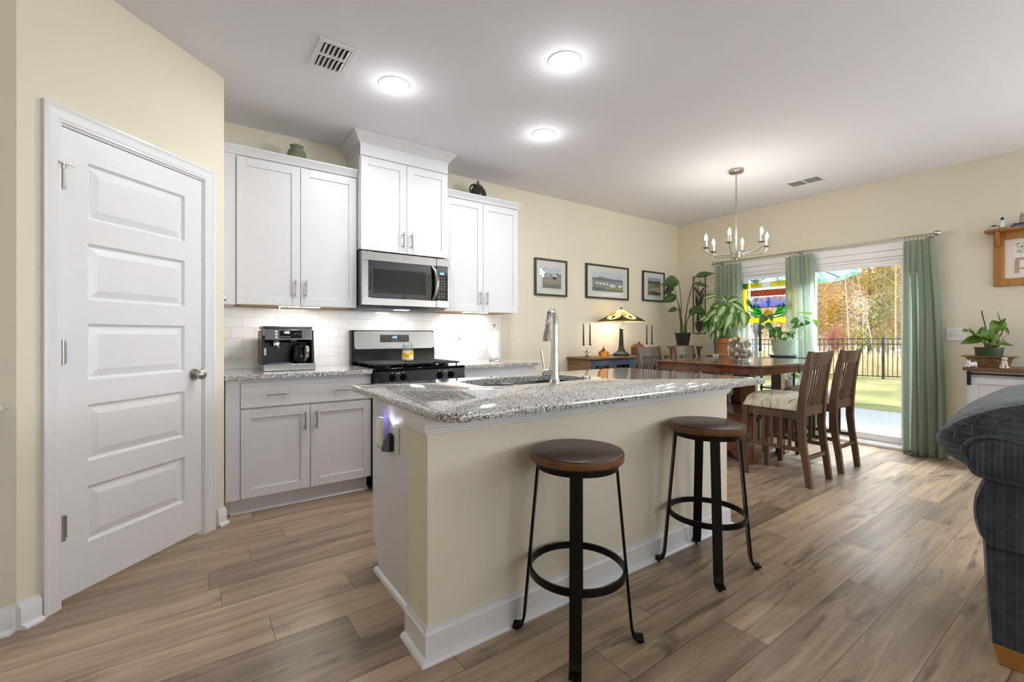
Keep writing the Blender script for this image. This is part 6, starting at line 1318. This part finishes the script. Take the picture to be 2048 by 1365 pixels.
protos = []; M['birch'] = plain('birch_bark', 'A39A8E', .9, noise=.2, nscale=4)
for k, (kind, bark, H_, sp_, zlo, lean) in enumerate((('gold','grey',9.5,2.0,.15,.3), ('rust','brown',9.0,2.2,.2,-.2), ('green','brown',10.0,2.1,.1,.1), ('red','brown',4.2,1.5,.3,.2), ('pale','grey',9.0,2.0,.2,-.6))):
    tr, fo = tree_meshes(40+k, H_, sp_, zlo, 9000 if kind != 'red' else 3500, bark, lean); lab = {'gold':'golden','rust':'rusty orange','green':'yellow-green','red':'small deep red','pale':'pale tan'}[kind]
    t = thing('autumn_tree', (0,0,0), '%s autumn tree beyond the field' % lab, 'tree', '%s trees beyond the fence' % lab)
    tr.build('trunk', BK[bark], t); fo.build('foliage', AU[kind], t, smooth=0, recalc=False); protos.append(t)
def dep(u, Z): return F_*Z + R_*((u-1024)/FOCAL_PX*Z)
spots = [(1490,33,1,1),(1512,36,0,1),(1538,31,4,1),(1560,38,0,1.1),(1585,34,1,1),(1606,40,2,1.1),(1628,32,1,1),(1650,35,4,1),(1672,31,0,1),(1686,38,0,1.1),(1702,30,4,1),(1722,36,1,1),(1740,31,2,1),(1756,38,0,1.1),(1774,30,0,1),(1788,34,2,1),(1806,29,4,1),(1826,33,2,1),(1850,36,0,1),(1665,45,2,1.2),(1590,46,0,1.2),(1460,38,2,1.1),(1878,33,1,1),(1664,27,3,.45)]
used = {}
r = random.Random(8)
for u, Z, k, s in spots:
    p = dep(u, Z); p.z = gz(p.x, 4)-.08; a = r.random()*2*PI
    if k not in used: used[k] = 1; protos[k].location = p; protos[k].rotation_euler = (0,0,a); protos[k].scale = (s,)*3
    else: dup(protos[k], p, a, scale=s)
for x, y, k in ((12.2, 10.2, 0), (10.6, 12.0, 2)): dup(protos[k], (x, y, GZ-.1), .7, scale=.95)
for k, (u, Z, lx, ly, hh, lab) in enumerate(((1752, 26.5, -2.2, .8, 7.5, 'slender pale bare tree leaning in front of the golden woods'), (1791, 27.5, .15, 0, 9.0, 'slender pale bare tree standing straight by the fence post near the long curtain'), (1700, 28.5, -.5, .3, 9.0, 'slender pale bare tree behind the backs of the two slat-back chairs'))):
    p = dep(u, Z); p.z = gz(p.x, 4)-.1; t = thing('bare_tree', p, lab, 'tree'); C = catmull([p, p+Vector((lx*.3, ly*.3, hh*.35)), p+Vector((lx*.65, ly*.65, hh*.7)), p+Vector((lx, ly, hh))], 6)
    MB().tube(C, [.055*(1-.7*i/(len(C)-1)) for i in range(len(C))], 8).build('trunk', M['birch'], t); m = MB(); r = random.Random(60+k)
    for q in range(12): s_ = C[5+int(q*.9)]; a = r.random()*2*PI; L_ = .6+.8*r.random(); e = s_+Vector((math.cos(a)*L_, math.sin(a)*L_, L_*.7)); m.tube(catmull([s_, s_.lerp(e,.5)+UP*.1, e], 4), [.014*(1-.8*i/8) for i in range(9)], 5)
    m.build('branches', M['birch'], t)
# patio umbrella
UX, UY_ = (dep(1512, 7.6).x, dep(1512, 7.6).y)
t = thing('patio_umbrella', (UX, UY_, GZ), 'grey pole patio umbrella with a pale green canopy outside the glass door', 'umbrella')
M['pole'] = plain('dark_grey_pole', '4A4C55', .4, .3)
MB().lathe([(.0,0),(.24,0),(.24,.04),(.05,.08),(.05,.25),(.0,.25)], (UX,UY_,GZ), 28).build('base', M['pole'], t); MB().cyl((UX,UY_,GZ+.08), (UX,UY_,2.62), .026).build('pole', M['pole'], t)
MB().lathe([(.0,0),(.028,0),(.045,.03),(.045,.16),(.028,.20),(.0,.20)], (UX,UY_,1.16), 18).build('crank_housing', M['pole'], t)
def canopy_mat():
    tt = NT('pale_green_canopy'); nz = tt.n('TexNoise', {'Vector': tt.pos((1.2,5,1.2), obj=True), 'Scale': 2.0, 'Detail': 3.0, 'Distortion': 1.0}); c = tt.ramp((nz, 'Fac'), [(.35, lin('5FAE8C')), (.5, lin('9FD2BA')), (.65, lin('D6EADF'))]); return tt.done(tt.n('MixShader', {0: .4, 1: tt.bsdf(color=(c, 'Color'), rough=.8), 2: tt.n('BsdfTranslucent', {'Color': (c, 'Color')})}))
def oct_(rr, z, n=8): return [(UX+rr*math.cos(2*PI*(i+.2)/n), UY_+rr*math.sin(2*PI*(i+.2)/n), z) for i in range(n)]
MB().loft([oct_(1.42,2.07), oct_(1.42,2.13), oct_(.9,2.38), oct_(.45,2.54), oct_(.03,2.62)], caps=False).build('canopy', canopy_mat(), t, smooth=0, recalc=False)
for i in range(8):
    a = Vector(oct_(1.41,2.125)[i]); c = Vector((UX,UY_,2.60)); rb = MB().tube([a, c.lerp(a,.33)+UP*.045, c], .008, 6).build('rib', M['pole'], t); MB().cyl(c.lerp(a,.5), (UX,UY_,2.04), .007, seg=6).build('strut', M['pole'], rb)
MB().cyl((UX,UY_,2.0), (UX,UY_,2.08), .04).build('runner', M['pole'], t)
